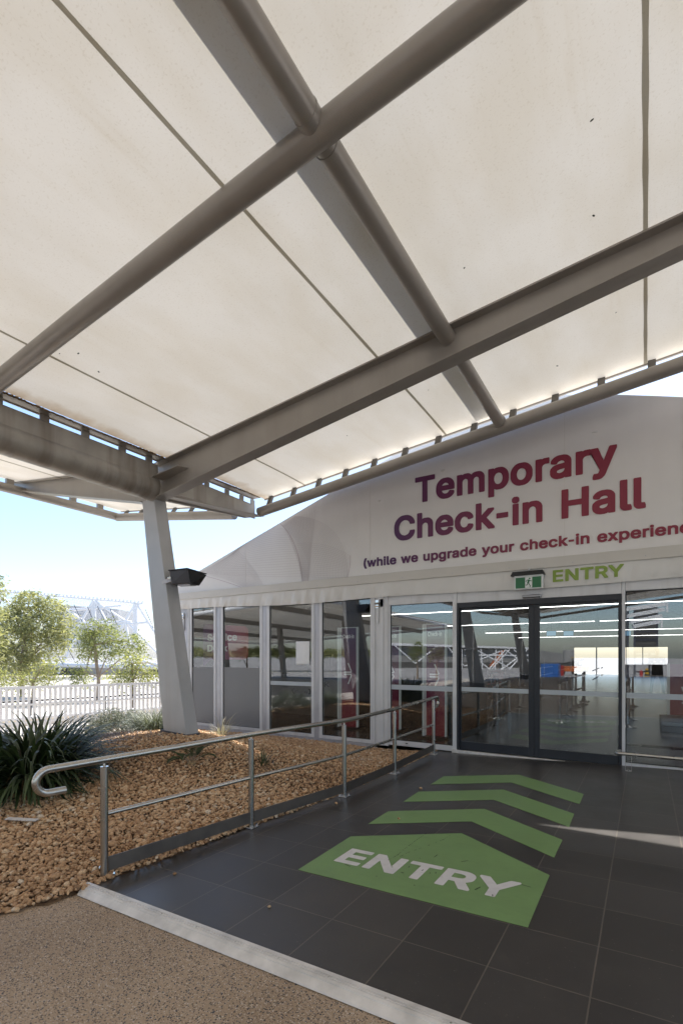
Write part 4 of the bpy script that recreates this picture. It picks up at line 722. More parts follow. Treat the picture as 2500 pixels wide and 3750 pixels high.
member('sill_rail', -9.4, -4.17, -.21, -.113, 'grey_alu', Y0 + .01)
member('head_rail', -3.903, -2.722, 2.405, 2.60); member('head_rail', -2.648, -.284, 2.372, 2.60); member('head_rail', -.238, UR, 2.405, 2.60); member('head_rail', -9.07, -4.2, 2.62, 2.80)
member('jamb_post', -2.718, -2.652, -.075, 2.60, y0=Y0 - .006); member('jamb_post', -.281, -.241, -.07, 2.60, y0=Y0 - .006)
member('base_rail', -3.903, -2.722, -.088, -.005); member('base_rail', -.238, UR, -.075, .005)
for u in (-3.55, -3.1, .04, .42): MB().box(u - .022, u + .022, Y0 - .003, Y0 + .002, -.045, -.030).build('drain_slot', 'black', hall)
def window(u0, u1, z0, z1, fw, frost=None, strip=None, frame=True, gasket=.008):
    if frame:
        f = MB(); f.box(u0 - fw, u0, Y0 + .002, Y1, z0 - fw, z1 + fw); f.box(u1, u1 + fw, Y0 + .002, Y1, z0 - fw, z1 + fw); f.box(u0, u1, Y0 + .002, Y1, z0 - fw, z0); f.box(u0, u1, Y0 + .002, Y1, z1, z1 + fw)
        wo = f.build('window', 'white_alu', hall)
    else: wo = hall
    gk = MB(); y = VW - .012
    for a, b, c_, d in ((u0, u0 + gasket, z0, z1), (u1 - gasket, u1, z0, z1), (u0, u1, z0, z0 + gasket), (u0, u1, z1 - gasket, z1)): gk.box(a, b, y, y + .02, c_, d)
    gk.build('gasket', 'rubber', wo)
    go = MB().box(u0 + .002, u1 - .002, VW - .004, VW + .004, z0 + .002, z1 - .002).build('glass_pane', 'glass', wo)
    if frost: MB().box(u0 + .006, u1 - .006, VW - .0075, VW - .0055, z0 + .006, frost).build('frosted_film', 'frost', go)
    if strip: MB().box(u0 + .004, u1 - .004, VW - .0075, VW - .0055, strip[0], strip[1]).build('safety_strip', 'strip', go)
    return wo
window(-8.99, -8.27, -.04, 2.60, .065, frost=1.235); window(-7.99, -6.915, -.04, 2.60, .065, frost=1.24)
window(-6.655, -5.585, -.04, 2.60, .065, strip=(.895, .975)); window(-5.335, -4.272, -.04, 2.60, .065)
window(-3.87, -2.725, 0.0, 2.40, .03, strip=(.90, .985)); window(-.235, 1.15, .01, 2.40, .0, strip=(.91, .985), frame=False)
for a in (1.25, 2.75, 4.25): window(a, a + 1.38, .01, 2.40, .04, strip=(.91, .985))
# dark sliding door
dr = MB(); dr.box(-2.648, -.284, 7.905, 7.925, 2.285, 2.370); dr.box(-2.648, -2.612, 7.905, 7.98, -.052, 2.285); dr.box(-.318, -.284, 7.905, 7.98, -.052, 2.285); do = dr.build('door_frame', 'navy', hall, bevel=.003)
for u0, u1, y in ((-2.610, -1.448, 7.945), (-1.452 + .006, -.320, 7.935)):
    sl_, sr_ = (.022, .082) if u0 < -2 else (.078, .006)
    lf = MB(); lf.box(u0, u0 + sl_, y, y + .035, -.045, 2.284); lf.box(u1 - sr_, u1, y, y + .035, -.045, 2.284); lf.box(u0 + sl_, u1 - sr_, y, y + .035, -.045, .09); lf.box(u0 + sl_, u1 - sr_, y, y + .035, 2.255, 2.284)
    lo = lf.build('door_leaf', 'navy', do, bevel=.003)
    g_ = MB().box(u0 + sl_ + .002, u1 - sr_ - .002, y + .014, y + .022, .091, 2.254).build('glass_pane', 'glass', do)
    MB().box(u0 + sl_ + .003, u1 - sr_ - .003, y + .0095, y + .0115, .915, .985).build('safety_strip', 'strip', do)
# strap ratchets on the end posts
for u in (-9.25, -4.115):
    rb = MB(); rb.box(u - .03, u + .03, Y0 - .04, Y0 - .008, 2.36, 2.50); rb.tube([(u - .045, Y0 - .03, 2.44), (u + .045, Y0 - .03, 2.44)], .022, 10); rb.tube([(u - .04, Y0 - .045, 2.39), (u + .04, Y0 - .045, 2.39)], .012, 8)
    ro = rb.build('strap_ratchet', 'chrome', hall); MB().hexa([(u - .02, Y0 - .03, 2.08), (u + .02, Y0 - .03, 2.08), (u + .02, Y0 - .015, 2.08), (u - .02, Y0 - .015, 2.08), (u - .028, Y0 - .022, 2.36), (u + .028, Y0 - .022, 2.36), (u + .028, Y0 - .010, 2.36), (u - .028, Y0 - .010, 2.36)]).build('strap', 'white_alu', ro)
    MB().box(u + .05, u + .12, Y0 - .012, Y0 - .002, 2.38, 2.52).build('ratchet_plate', 'grey_alu', hall)
# far end wall with bright openings, lining trusses
fw_ = MB(); zt_ = 2.15; holes = []
for x0, x1, yb in ((2101, 2180, 2469), (2185, 2262, 2469), (2278, 2350, 2433), (2353, 2443, 2433)): holes.append((at_v(x0, 2400, 45.5).x, at_v(x1, 2400, 45.5).x, at_v(x0, yb, 45.5).z))
cur = UL
for a, b, zb_ in holes:
    fw_.box(cur, a, 45.42, 45.52, -.3, zt_); fw_.box(a, b, 45.42, 45.52, -.3, zb_); cur = b
fw_.box(cur, UR, 45.42, 45.52, -.3, zt_)
fw_.prism([(UL, zt_), (UL, ZE)] + [(u, gable_top(u) - .04) for u in us_[1:-1]] + [(UR, ZE), (UR, zt_)], lambda u, z: (u, 45.42, z), lambda u, z: (u, 45.52, z))
fw_.build('end_wall', 'tentin', hall)
for v in (13.0, 18.0, 23.0, 28.0, 33.0, 38.0):
    MB().tube([(UL + .1, v, ZE - .15), (UC, v, ZA - .3), (UR - .1, v, ZE - .15)], .05, 8).build('roof_rafter', 'grey_alu', hall)

# exit sign and door sensor on the front
ex = thing('exit_sign', 'green running-man exit sign in a clear box under a black lid', 'exit sign', loc=(-1.5, 7.84, 2.5))
MB().box(-1.705, -1.295, 7.775, 7.845, 2.505, 2.735).build('case', 'exit_white', ex, bevel=.006)
MB().prism([(-1.755, 2.715), (-1.27, 2.715), (-1.295, 2.775), (-1.725, 2.775)], lambda u, z: (u, 7.74, z), lambda u, z: (u, 7.855, z)).build('lid', 'black', ex)
pn = MB().box(-1.683, -1.317, 7.770, 7.774, 2.522, 2.685).build('panel', 'exit_green', ex)
MB().box(-1.545, -1.445, 7.7675, 7.7698, 2.524, 2.683).build('doorway_mark', 'exit_white', pn)
rm = MB(); X0, Z0 = -1.492, 2.60
rm.disc((X0 + .012, 7.7665, Z0 + .062), .0125, (1, 0, 0), (0, 0, 1))
def limb(pts, wd):
    for a, b in zip(pts[:-1], pts[1:]): rm.bar((X0 + a[0], 7.7665, Z0 + a[1]), (X0 + b[0], 7.7665, Z0 + b[1]), wd, .0015, up=(0, 1, 0))
limb([(.004, .042), (-.012, -.005)], .026); limb([(.01, .042), (.026, .022), (.042, .026)], .009); limb([(-.002, .044), (-.03, .036), (-.042, .016)], .009)
limb([(-.006, .0), (.008, -.03), (.024, -.052), (.012, -.066)], .011); limb([(-.016, .0), (-.020, -.03), (-.045, -.036)], .011)
rm.build('running_figure', 'exit_green', pn)
MB().tube([(-1.50, 7.83, 2.775), (-1.50, 7.82, 2.81), (-1.485, 7.84, 2.83)], .012, 8).build('conduit', 'white_alu', ex, smooth=True)
ds = thing('door_sensor', 'small silver motion sensor above the sliding doors', 'sensor', loc=(-1.47, 7.91, 2.38))
MB().box(-1.612, -1.335, 7.865, 7.914, 2.382, 2.432).build('housing', 'sensor', ds, bevel=.012); MB().box(-1.60, -1.35, 7.862, 7.866, 2.384, 2.396).build('lens', 'black', ds)
# notice taped inside the third pane
n = 14; U, Z = np.meshgrid(np.linspace(-5.975, -5.64, n), np.linspace(1.318, 1.785, n)); yv = VW - .009 - .006 * np.abs(np.sin(U * 9 + Z * 4)) * (Z > 1.4) - .003 * rng.random(U.shape)
V = np.stack([U.ravel(), yv.ravel(), Z.ravel()], 1); i, j = np.meshgrid(np.arange(n - 1), np.arange(n - 1)); a = (j * n + i).ravel()
po = np_mesh('paper_notice', V, np.stack([a, a + 1, a + n + 1, a + n], 1), 'paper', smooth=True); so_ = po.modifiers.new('thickness', 'SOLIDIFY'); so_.thickness = .0006
tag(po, 'blank white sheet of paper taped to the glass left of the entrance', 'paper')

# extra membrane out of view at the right, added to block sun on the floor
V, Fq = membrane(.9, 8.4, 16, 9.7, 7.18); k = V[:, 1] > 7; np_mesh('membrane', V + np.array([0, 0, .05]), Fq, 'membrane', cp, smooth=True)

# walkway canopy farther left, mirrored in the left panes
wc = thing('walkway_canopy', 'second cream fabric canopy mirrored in the left panes', 'canopy', loc=(-22, -12, -.78))
wz = lambda u, v: 4.25 - .055 * (-13.5 - u) - .02 * (-3.2 - v)
U, W = np.meshgrid(np.linspace(-34, -13.5, 20), np.linspace(-24, -3.2, 14)); Z = np.vectorize(wz)(U, W) + .18 - .25 * np.sin((U + 34) / 20.5 * math.pi) * 0
V = np.stack([U.ravel(), W.ravel(), Z.ravel()], 1); i_, j_ = np.meshgrid(np.arange(19), np.arange(13)); a_ = (j_ * 20 + i_).ravel(); wm = np_mesh('membrane', V, np.stack([a_, a_ + 1, a_ + 21, a_ + 20], 1), 'membrane', wc, smooth=True)
for (p, q_) in (((-34, -3.2), (-13.5, -3.2)), ((-13.5, -3.2), (-13.5, -24)), ((-34, -3.2), (-34, -24)), ((-34, -24), (-13.5, -24))): MB().tube([(*p, wz(*p)), (*q_, wz(*q_))], .11, 12).build('edge_tube', 'truss', wc, smooth=True)
for i in range(18): u = -14 - i * 1.12; MB().box(u - .09, u + .09, -3.24, -3.14, wz(u, -3.2) + .08, wz(u, -3.2) + .2).build('bracket', 'steel', wc)
for u in (-16.5, -22, -27.5): MB().bar((u, -3.3, wz(u, -3.3) - .02), (u, -24, wz(u, -24) - .12), .2, .28).build('beam', 'steel', wc); MB().bar((u, -12, -.78), (u - .5, -12, wz(u, -12)), .3, .3).build('column', 'steel', wc)
for u in (-15, -18, -20.5, -24, -26, -30): MB().box(u - .02, u + .02, -24, -3.2, 0, .001).build('seam', 'seam', wm).location = (0, 0, 0)
for o in wm.children:
    for v_ in o.data.vertices: v_.co.z = wz(v_.co.x, v_.co.y) + .175

# ------------------------------------------------------------------ balustrade by the gravel
posts = [(-3.281, 2.097), (-3.097, 3.428), (-2.886, 4.732), (-2.876, 6.017), (-2.921, 7.57)]; rz = [.758, .775, .768, .782, .817]
bl = thing('balustrade', 'brushed steel handrail with hooked ends between gravel bed and dark tiles', 'handrail', loc=(-3.0, 4.7, -.08))
def bent(pts, r=.12, n=6):                                      # round the corners of a path
    out = [Vector(pts[0])]
    for a, b, c in zip(pts[:-2], pts[1:-1], pts[2:]):
        a, b, c = Vector(a), Vector(b), Vector(c); p = b + (a - b).normalized() * r; q_ = b + (c - b).normalized() * r
        out += [(1 - t) ** 2 * p + 2 * t * (1 - t) * b + t * t * q_ for t in [i / n for i in range(n + 1)]]
    return out + [Vector(pts[-1])]
P3 = [Vector((u, v, z)) for (u, v), z in zip(posts, rz)]
d0 = (P3[0] - P3[1]).normalized(); d1 = (P3[4] - P3[3]).normalized()
def hook(p, d, s, r, ret):
    d = Vector((d.x, d.y, 0)).normalized(); e = p + d * s
    arc = [e + d * (r * math.sin(a)) + Vector((0, 0, -r + r * math.cos(a))) for a in [math.pi * i / 14 for i in range(15)]]
    return arc + [arc[-1] - d * ret]
hr = list(reversed(hook(P3[0], d0, .36, .078, .10))) + bent([P3[0], P3[1], P3[2] + Vector((0, .12, 0)), P3[3], P3[4]], .10)[1:-1] + hook(P3[4], d1, .14, .075, .05)
MB().tube(hr, .0245, 18).build('handrail', 'stainless', bl, smooth=True)
mr_ = bent([(u, v, .372 + .003 * i) for i, (u, v) in enumerate(posts)], .14); MB().tube(mr_, .0165, 14).build('mid_rail', 'stainless', bl, smooth=True)
kp = MB(); q = bent([(u + .012, v, 0) for u, v in posts], .2, 8)
for a, b in zip(q[:-1], q[1:]): kp.bar((a.x, a.y, .014), (b.x, b.y, .014), .006, .102)
kp.build('kick_plate', 'kick', bl)
for i, (u, v) in enumerate(posts):
    zb = gz(u, v); po = MB().tube([(u, v, zb - .03), (u, v, rz[i] - .047)], .0265, 18).build('post', 'stainless', bl, smooth=True)
    MB().lathe([(.028, rz[i] - .049), (.028, rz[i] - .044), (.024, rz[i] - .043)], (u, v, 0), 18).build('cap', 'chrome', po, smooth=True)
    MB().tube([(u, v, rz[i] - .046), (u, v, rz[i] - .02)], [.0095, .0075], 10).build('spigot', 'stainless', po, smooth=True)
    if i:
        MB().box(u - .055, u + .055, v - .055, v + .055, zb + .001, zb + .012).build('base_plate', 'stainless', po, bevel=.003)
        for dx, dy in ((-.038, -.038), (.038, -.038), (.038, .038), (-.038, .038)): MB().lathe([(.010, 0), (.010, .008), (.006, .011), (.006, .020), (.004, .022)], (u + dx, v + dy, zb + .012), 8).build('bolt', 'chrome', po)
    else:
        for dx, dy in ((-.10, .03), (.07, .03)): MB().lathe([(.010, 0), (.010, .008), (.006, .02)], (u + dx, v + dy, zb + .03), 8).build('bolt', 'chrome', po)
# low rail in front of the right pane
lr = thing('low_barrier_rail', 'low steel tube rail on thin plate legs in front of the right pane', 'barrier rail', loc=(-.19, 7.55, -.03))
MB().tube(bent([(-.30, 7.80, .185), (-.335, 7.54, .195), (1.2, 7.54, .198), (2.6, 7.54, .20)], .05), .0225, 16).build('rail', 'stainless', lr, smooth=True)
for u in (-.192, 1.35):
    lg = MB(); lg.box(u - .037, u - .033, 7.505, 7.575, -.02, .18); lg.box(u + .033, u + .037, 7.505, 7.575, -.02, .18); lo = lg.build('leg', 'stainless', lr)
    MB().box(u - .037, u + .037, 7.505, 7.575, gz(u, 7.54) + .001, gz(u, 7.54) + .006).build('base_plate', 'stainless', lo); MB().lathe([(.009, 0), (.009, .012), (.005, .022)], (u, 7.53, gz(u, 7.53) + .006), 8).build('bolt', 'chrome', lo)

# ------------------------------------------------------------------ planting
def blades(name, base, n, L0, L1, wd, lean, droop, m, parent=None, rad=.2, seg=7, fold=True, up=.15):
    V = []; Fc = []; T = []
    for i in range(n):
        a = random.uniform(0, 2 * math.pi); rr = rad * math.sqrt(random.random()); L_ = random.uniform(L0, L1)
        b = Vector(base) + Vector((rr * math.cos(a), rr * math.sin(a), 0)); a2 = a + random.gauss(0, .45); el = R(90) - abs(random.gauss(0, 1)) * lean - up * rr / max(rad, .01)
        el = max(el, .15); p = b.copy(); o = len(V); sd = Vector((-math.sin(a2), math.cos(a2), 0)); dr = random.uniform(.6, 1.4) * droop; tt = random.random()
        for k in range(seg + 1):
            f = k / seg; ww = wd * random.uniform(.9, 1.1) * (1 - f ** 2.2) * (.55 + .9 * min(1, f * 3)) * .5 + .0008
            V += [tuple(p - sd * ww), tuple(p + sd * ww)]; T += [tt, tt]
            e2 = el - dr * f ** 1.5; p = p + Vector((math.cos(a2) * math.cos(e2), math.sin(a2) * math.cos(e2), math.sin(e2))) * (L_ / seg)
            if p.z < base[2] - .02: p.z = base[2] - .02
        for k in range(seg): Fc.append((o + 2 * k, o + 2 * k + 1, o + 2 * k + 3, o + 2 * k + 2))
    return np_mesh(name, np.array(V), np.array(Fc), m, parent, tint=np.array(T), smooth=True)
bx, by = -5.76, 2.84; b0 = float(bed_z(bx, by))
spn = thing('strap_leaf_plant', 'big dark green strappy clump behind the hooked handrail end', 'plant', loc=(bx, by, b0))
blades('foliage', (bx, by, b0), 780, .55, 1.12, .026, .68, 1.9, 'strap', spn, rad=.38)
blades('foliage', (bx + .25, by - .12, b0), 230, .45, .85, .024, .85, 1.7, 'strap', spn, rad=.22)
blades('dry_leaves', (bx + .12, by - .2, b0), 110, .3, .6, .010, 1.1, 1.6, 'deadleaf', spn, rad=.33)
def shrub(name, label, c, rx, ry, rzz, n, m, size, cat='shrub', group=None):
    t = thing(name, label, cat, group, loc=(c[0], c[1], c[2]))
    k = 260; cen = rng.normal(size=(k, 3)); cen /= np.linalg.norm(cen, axis=1)[:, None]; cen[:, 2] = np.abs(cen[:, 2]); cen *= rng.uniform(.62, 1.08, (k, 1))
    ci = rng.integers(0, k, n); P = cen[ci] * [rx, ry, rzz] + rng.normal(size=(n, 3)) * .042 + np.array(c)
    leaf_quads('foliage', P, size, m, t, droop=0, tint_base=rng.uniform(0, 1, k)[ci] * .5 + .1)
    tw = MB()
    for i in range(26):
        e = Vector(cen[i] * [rx, ry, rzz]) + Vector(c); tw.tube([Vector(c) + Vector((random.uniform(-.2, .2) * rx, random.uniform(-.2, .2) * ry, 0)), (Vector(c) + e) / 2 + Vector((0, 0, .05)), e], [.008, .006, .003], 5)
    tw.build('stem', 'bark', t); return t
def leaf_quads(name, P, size, m, parent, droop=.6, tint_base=None, aspect=.32):
    n = len(P); d = rng.normal(size=(n, 3)); d[:, 2] = d[:, 2] * .6 - droop; d /= np.linalg.norm(d, axis=1)[:, None]
    s = np.cross(d, rng.normal(size=(n, 3))); s /= np.linalg.norm(s, axis=1)[:, None] + 1e-9
    L_ = size * rng.uniform(.6, 1.35, n)[:, None]; wd = L_ * aspect
    V = np.stack([P, P + d * L_ * .5 + s * wd * .5, P + d * L_, P + d * L_ * .5 - s * wd * .5], 1).reshape(-1, 3)
    Fc = np.arange(4 * n).reshape(-1, 4); tb = (tint_base if tint_base is not None else .5) + rng.normal(0, .22, n)
    return np_mesh(name, V, Fc, m, parent, tint=np.repeat(np.clip(tb, 0, 1), 4))
cx, cy = -8.02, 5.45; shrub('silver_shrub', 'low silver-grey leafy mound left of the leaning column', (cx, cy, float(bed_z(cx, cy)) - .02), .78, .55, .42, 15000, 'grey_shrub', .034)
tx, ty = -6.95, 5.35; tf = thing('blue_grass_tuft', 'fine blue-grey grass tuft between the silver mound and the column', 'grass tuft', loc=(tx, ty, float(bed_z(tx, ty))))
blades('foliage', (tx, ty, float(bed_z(tx, ty)) - .02), 900, .3, .6, .006, .55, 1.7, 'grey_shrub', tf, rad=.3)
gx, gy = -5.50, 5.42; gf = thing('straw_grass_tuft', 'bleached straw grass tuft at the right foot of the column', 'grass tuft', loc=(gx, gy, float(bed_z(gx, gy))))
blades('foliage', (gx, gy, float(bed_z(gx, gy))), 60, .18, .5, .005, .7, 1.2, 'straw', gf, rad=.09)
# flat lilac ground cover
n = 9000; u = rng.normal(-7.15, .52, n); v = rng.normal(4.45, .25, n) + .12 * np.sin(u * 5); P = np.stack([u, v, bed_z(u, v) + rng.uniform(.0, .03, n)], 1)
tag(leaf_quads('ground_cover', P, .026, 'lav', None, droop=-.3), kind='stuff', label='flat lilac-grey ground cover in front of the silver mound', cat='ground cover')
# small palm and a weed
px_, py_ = -4.70, 4.14; pb = float(bed_z(px_, py_)); pm = thing('small_palm', 'small feathery palm seedling growing in the pebbles behind the rail', 'palm', loc=(px_, py_, pb))
for i, a in enumerate([1.9, 2.6, 3.4, 1.2, .4, 5.3, 5.9, 4.4, 2.2]):
    L_ = random.uniform(.34, .50); el = random.uniform(.75, 1.35); p = Vector((px_, py_, pb)); V = []; Fc = []; T = []; rib = [p.copy()]
    for k in range(1, 15):
        f = k / 14; e2 = el - 1.5 * f ** 1.6 * (1.2 if i % 2 else .7); p = p + Vector((math.cos(a) * math.cos(e2), math.sin(a) * math.cos(e2), math.sin(e2))) * L_ / 14; rib.append(p.copy())
        if k < 4: continue
        for sd in (-1, 1):
            dd = (Vector((-math.sin(a), math.cos(a), 0)) * sd * .8 + (rib[-1] - rib[-2]).normalized() * .9 + Vector((0, 0, -.1))).normalized(); LL = .13 * math.sin(math.pi * min(1, .18 + f * .85)); o = len(V); w2 = Vector((0, 0, .0085))
            V += [tuple(p - w2), tuple(p + dd * LL * .5 + w2), tuple(p + dd * LL), tuple(p + dd * LL * .5 - w2)]; T += [random.random()] * 4; Fc.append((o, o + 1, o + 2, o + 3))
    fr_ = np_mesh('frond', np.array(V), np.array(Fc), 'palm', pm, tint=np.array(T)); MB().tube(rib, [.006] * 5 + [.003] * 10, 5).build('rib', 'bark', fr_)
MB().lathe([(.05, -.03), (.055, .02), (.03, .06)], (px_, py_, pb), 10).build('trunk', 'dirt', pm)
wx, wy = -4.16, 4.80; wt = thing('weed_tuft', 'sparse green weed in the pebbles by the second rail post', 'weed', loc=(wx, wy, float(bed_z(wx, wy))))
blades('foliage', (wx, wy, float(bed_z(wx, wy))), 26, .12, .26, .012, .5, 1.0, 'palm', wt, rad=.12)
# offcut of white plastic on the pebbles
a, b = Vector((-4.86, 2.17, 0)), Vector((-4.60, 2.30, 0)); d = (b - a).normalized(); nn = Vector((-d.y, d.x, 0)) * .024; mb = MB()
za, zb_ = float(bed_z(a.x, a.y)) + .035, float(bed_z(b.x, b.y)) + .030
mb.hexa([(*(a - nn).xy, za), (*(b - nn).xy, zb_), (*(b + nn * .9).xy, zb_ + .004), (*(a + nn).xy, za + .004), (*(a - nn).xy, za + .006), (*(b - nn).xy, zb_ + .006), (*(b + nn * .9).xy, zb_ + .01), (*(a + nn).xy, za + .01)])
tag(mb.build('plastic_offcut', 'white_vinyl'), 'short flat strip of off-white plastic lying on the near gravel', 'litter')

# ------------------------------------------------------------------ slat fence, low wall, rail beyond
FA = Vector((-12.39, 5.39, 0)); FD = Vector((1.12, 3.28, 0)).normalized(); FN = Vector((-FD.y, FD.x, 0))
def fpt(s, off, z): return FA + FD * s + FN * off + Vector((0, 0, z))
fe = thing('slat_fence', 'long white fence of narrow upright slats beyond the gravel bed', 'fence', loc=tuple(fpt(1.5, 0, -.31)))
for i in range(84):
    s = -3.0 + i * .108; MB().bar(fpt(s, 0, -.32), fpt(s, 0, .745), .054, .05, up=FN).build('slat', 'fence', fe)
MB().bar(fpt(-3.2, 0, .757), fpt(6.2, 0, .757), .022, .06).build('top_rail', 'fence', fe)
MB().bar(fpt(-3.2, -.035, .36), fpt(6.2, -.035, .36), .015, .045).bar(fpt(-3.2, -.035, -.05), fpt(6.2, -.035, -.05), .015, .045).build('mid_rail', 'fence', fe)
lw = thing('garden_wall', 'low cream rendered wall with pale cap behind the slat fence', 'wall', loc=tuple(fpt(2, 1.7, -.75)))
MB().hexa([fpt(-1.0, 1.7, -.8), fpt(12, 1.7, -.8), fpt(12, 1.9, -.8), fpt(-1.0, 1.9, -.8), fpt(-1.0, 1.7, -.19), fpt(12, 1.7, -.05), fpt(12, 1.9, -.05), fpt(-1.0, 1.9, -.19)]).build('wall', 'cream', lw)
MB().hexa([fpt(-1.0, 1.66, -.19), fpt(12, 1.66, -.05), fpt(12, 1.94, -.05), fpt(-1.0, 1.94, -.19), fpt(-1.0, 1.66, -.13), fpt(12, 1.66, .01), fpt(12, 1.94, .01), fpt(-1.0, 1.94, -.13)]).build('cap', 'white_alu', lw)
dr_ = thing('dark_railing', 'dark grey two-bar railing beyond the low cream wall', 'railing', loc=tuple(fpt(-2, 3.2, -.8)))
for z in (.02, .14): MB().bar(fpt(-9, 3.2, z), fpt(14, 3.2, z + .12), .03, .045).build('bar', 'navy', dr_)
for s in range(-9, 14, 2): MB().bar(fpt(s, 3.2, -.8), fpt(s, 3.2, .2), .04, .04).build('post', 'navy', dr_)

# ------------------------------------------------------------------ trees
def tree(name, label, lobes, depth, m, base, trunk, dens=1.0, leaf=.15, place=at_d, group=None, seed=0, thick=.11):
    k_ = depth / F_PX; g0 = place(*base, depth); t = thing(name, label, 'tree', group, loc=(g0.x, g0.y, -.78)); PP = []; TB = []
    for (x, y, rx, ry) in lobes:
        c = np.array(place(x, y, depth)); rX, rZ = rx * k_, ry * k_; rY = (rX + rZ) * .5; nc = max(6, int(70 * dens * rX * rZ)); n = int(26 * nc)
        cen = rng.normal(size=(nc, 3)); cen /= np.linalg.norm(cen, axis=1)[:, None]; cen *= (rng.uniform(.25, 1, (nc, 1)) ** .5) * [rX, rY, rZ] * rng.uniform(.8, 1.12, (nc, 1))
        ci = rng.integers(0, nc, n); sp = rng.normal(size=(n, 3)) * [.15, .15, .17]; sp[:, 2] -= np.abs(sp[:, 2]) * .5
        PP.append(c + cen[ci] + sp); TB.append(rng.uniform(.1, .75, nc)[ci])
    leaf_quads('crown', np.concatenate(PP), leaf, m, t, droop=.55, tint_base=np.concatenate(TB), aspect=.30)
    tr = MB(); pts = [place(x, y, depth) for x, y in trunk]; pts[0].z = -.8; tr.tube(pts, [thick * (1 - .7 * i / (len(pts) - 1)) for i in range(len(pts))], 8)
    for (x, y, rx, ry) in lobes[::1]:
        c = place(x, y, depth); j = random.randint(max(1, len(pts) // 2 - 1), len(pts) - 1); tr.tube([pts[j], (pts[j] + c) / 2 + Vector((0, 0, .12)), c], [thick * .38, thick * .25, thick * .1], 6)
    tr.build('trunk', 'bark', t, smooth=True); return t
G1 = 'eucalypts beyond the fence'
tree('eucalyptus_tree', 'tallest drooping pale eucalyptus at the left beyond the fence', [(105, 2205, 62, 48), (185, 2225, 55, 55), (55, 2262, 62, 55), (140, 2295, 85, 60), (228, 2290, 42, 55), (35, 2335, 60, 60), (120, 2365, 75, 50), (205, 2345, 45, 50), (25, 2425, 60, 50), (105, 2440, 55, 42), (-10, 2380, 40, 60)], 22, 'euc', (85, 2520), [(85, 2540), (78, 2440), (90, 2350), (110, 2270)], dens=1.35, leaf=.17, group=G1)
tree('eucalyptus_tree', 'grey-green eucalyptus cut off by the left edge of the view', [(-35, 2140, 42, 55), (-40, 2230, 45, 70), (-38, 2330, 38, 70), (-60, 2420, 45, 70)], 19, 'euc', (-50, 2540), [(-50, 2560), (-45, 2400), (-40, 2250)], dens=1.5, leaf=.16, group=G1)
tree('round_tree', 'bright green round-topped tree in the middle, with a bare forked trunk', [(335, 2305, 45, 38), (385, 2300, 45, 35), (300, 2345, 38, 38), (350, 2350, 50, 40), (420, 2330, 40, 38), (440, 2375, 40, 32), (490, 2352, 40, 36), (512, 2378, 20, 24), (315, 2395, 38, 28), (405, 2385, 35, 26), (275, 2462, 36, 32), (310, 2480, 34, 26)], 20, 'euc2', (360, 2530), [(360, 2560), (362, 2480), (352, 2420), (345, 2360), (350, 2310)], dens=1.5, leaf=.13, group=G1, thick=.085)
tree('shrubby_tree', 'olive-yellow shrubby tree right of the round tree, beside the column', [(480, 2415, 42, 26), (520, 2440, 40, 34), (452, 2455, 45, 30), (505, 2478, 55, 30), (420, 2488, 38, 24), (560, 2470, 40, 30), (600, 2450, 40, 30)], 17, 'euc3', (490, 2540), [(490, 2570), (488, 2490), (485, 2430)], dens=1.7, leaf=.12, group=G1, thick=.06)
tree('shrubby_tree', 'olive shrubby tree low at the left, under the tall eucalyptus', [(165, 2462, 42, 30), (185, 2430, 32, 26), (120, 2490, 50, 26), (45, 2495, 55, 26), (-15, 2480, 40, 34), (200, 2485, 18, 18)], 18, 'euc3', (120, 2550), [(120, 2580), (122, 2500), (150, 2450)], dens=1.9, leaf=.12, group=G1, thick=.06)

# ------------------------------------------------------------------ arena-like hall with white space frame, far left
ar = thing('arena_building', 'large pale hall wrapped in a white space frame behind the trees', 'building', loc=tuple(at_d(300, 2480, 56).xy) + (-.78,))
Q = lambda x, y, d=50: at_d(x * .4464, 2050 + y * .4464, d)
def frame(pairs, r, d=50, name='truss_member', m='truss'):
    for (a, b) in pairs: MB().tube([Q(*a, d), Q(*b, d)], r, 8).build(name, m, ar, smooth=True)
frame([((-400, 225), (1170, 360))], .10, name='top_chord')
frame([((-200, 470), (30, 320)), ((30, 320), (380, 560)), ((530, 390), (690, 505)), ((380, 300), (530, 390)), ((770, 335), (660, 520)), ((762, 340), (762, 520)), ((780, 340), (780, 520)), ((785, 340), (900, 560)), ((785, 340), (1035, 505)), ((1035, 505), (1290, 760)), ((1115, 362), (1030, 505)), ((1030, 505), (900, 760)), ((1105, 365), (1105, 680)), ((1120, 365), (1122, 680)), ((1128, 365), (1300, 640)), ((1030, 505), (1070, 720)), ((690, 505), (480, 930)), ((660, 520), (1080, 508)), ((880, 545), (1220, 512)), ((560, 415), (1000, 378)), ((300, 820), (690, 505)), ((900, 760), (1300, 860))], .13)
frame([((300, 856), (1400, 884))], .22, name='eave_beam')
frame([((610, 370), (685, 530)), ((720, 385), (760, 480)), ((800, 380), (890, 560)), ((905, 400), (965, 540)), ((545, 700), (610, 820)), ((470, 770), (520, 860)), ((1190, 400), (1260, 560))], .032, 49.5, name='cable', m='flood')
st_ = MB()
for i in range(52):
    f = i / 51; a = Q(-400, 225) * (1 - f) + Q(1170, 360) * f; st_.box(a.x - .08, a.x + .08, a.y - .08, a.y + .08, a.z, a.z + .26)
st_.build('cleat_row', 'truss', ar)
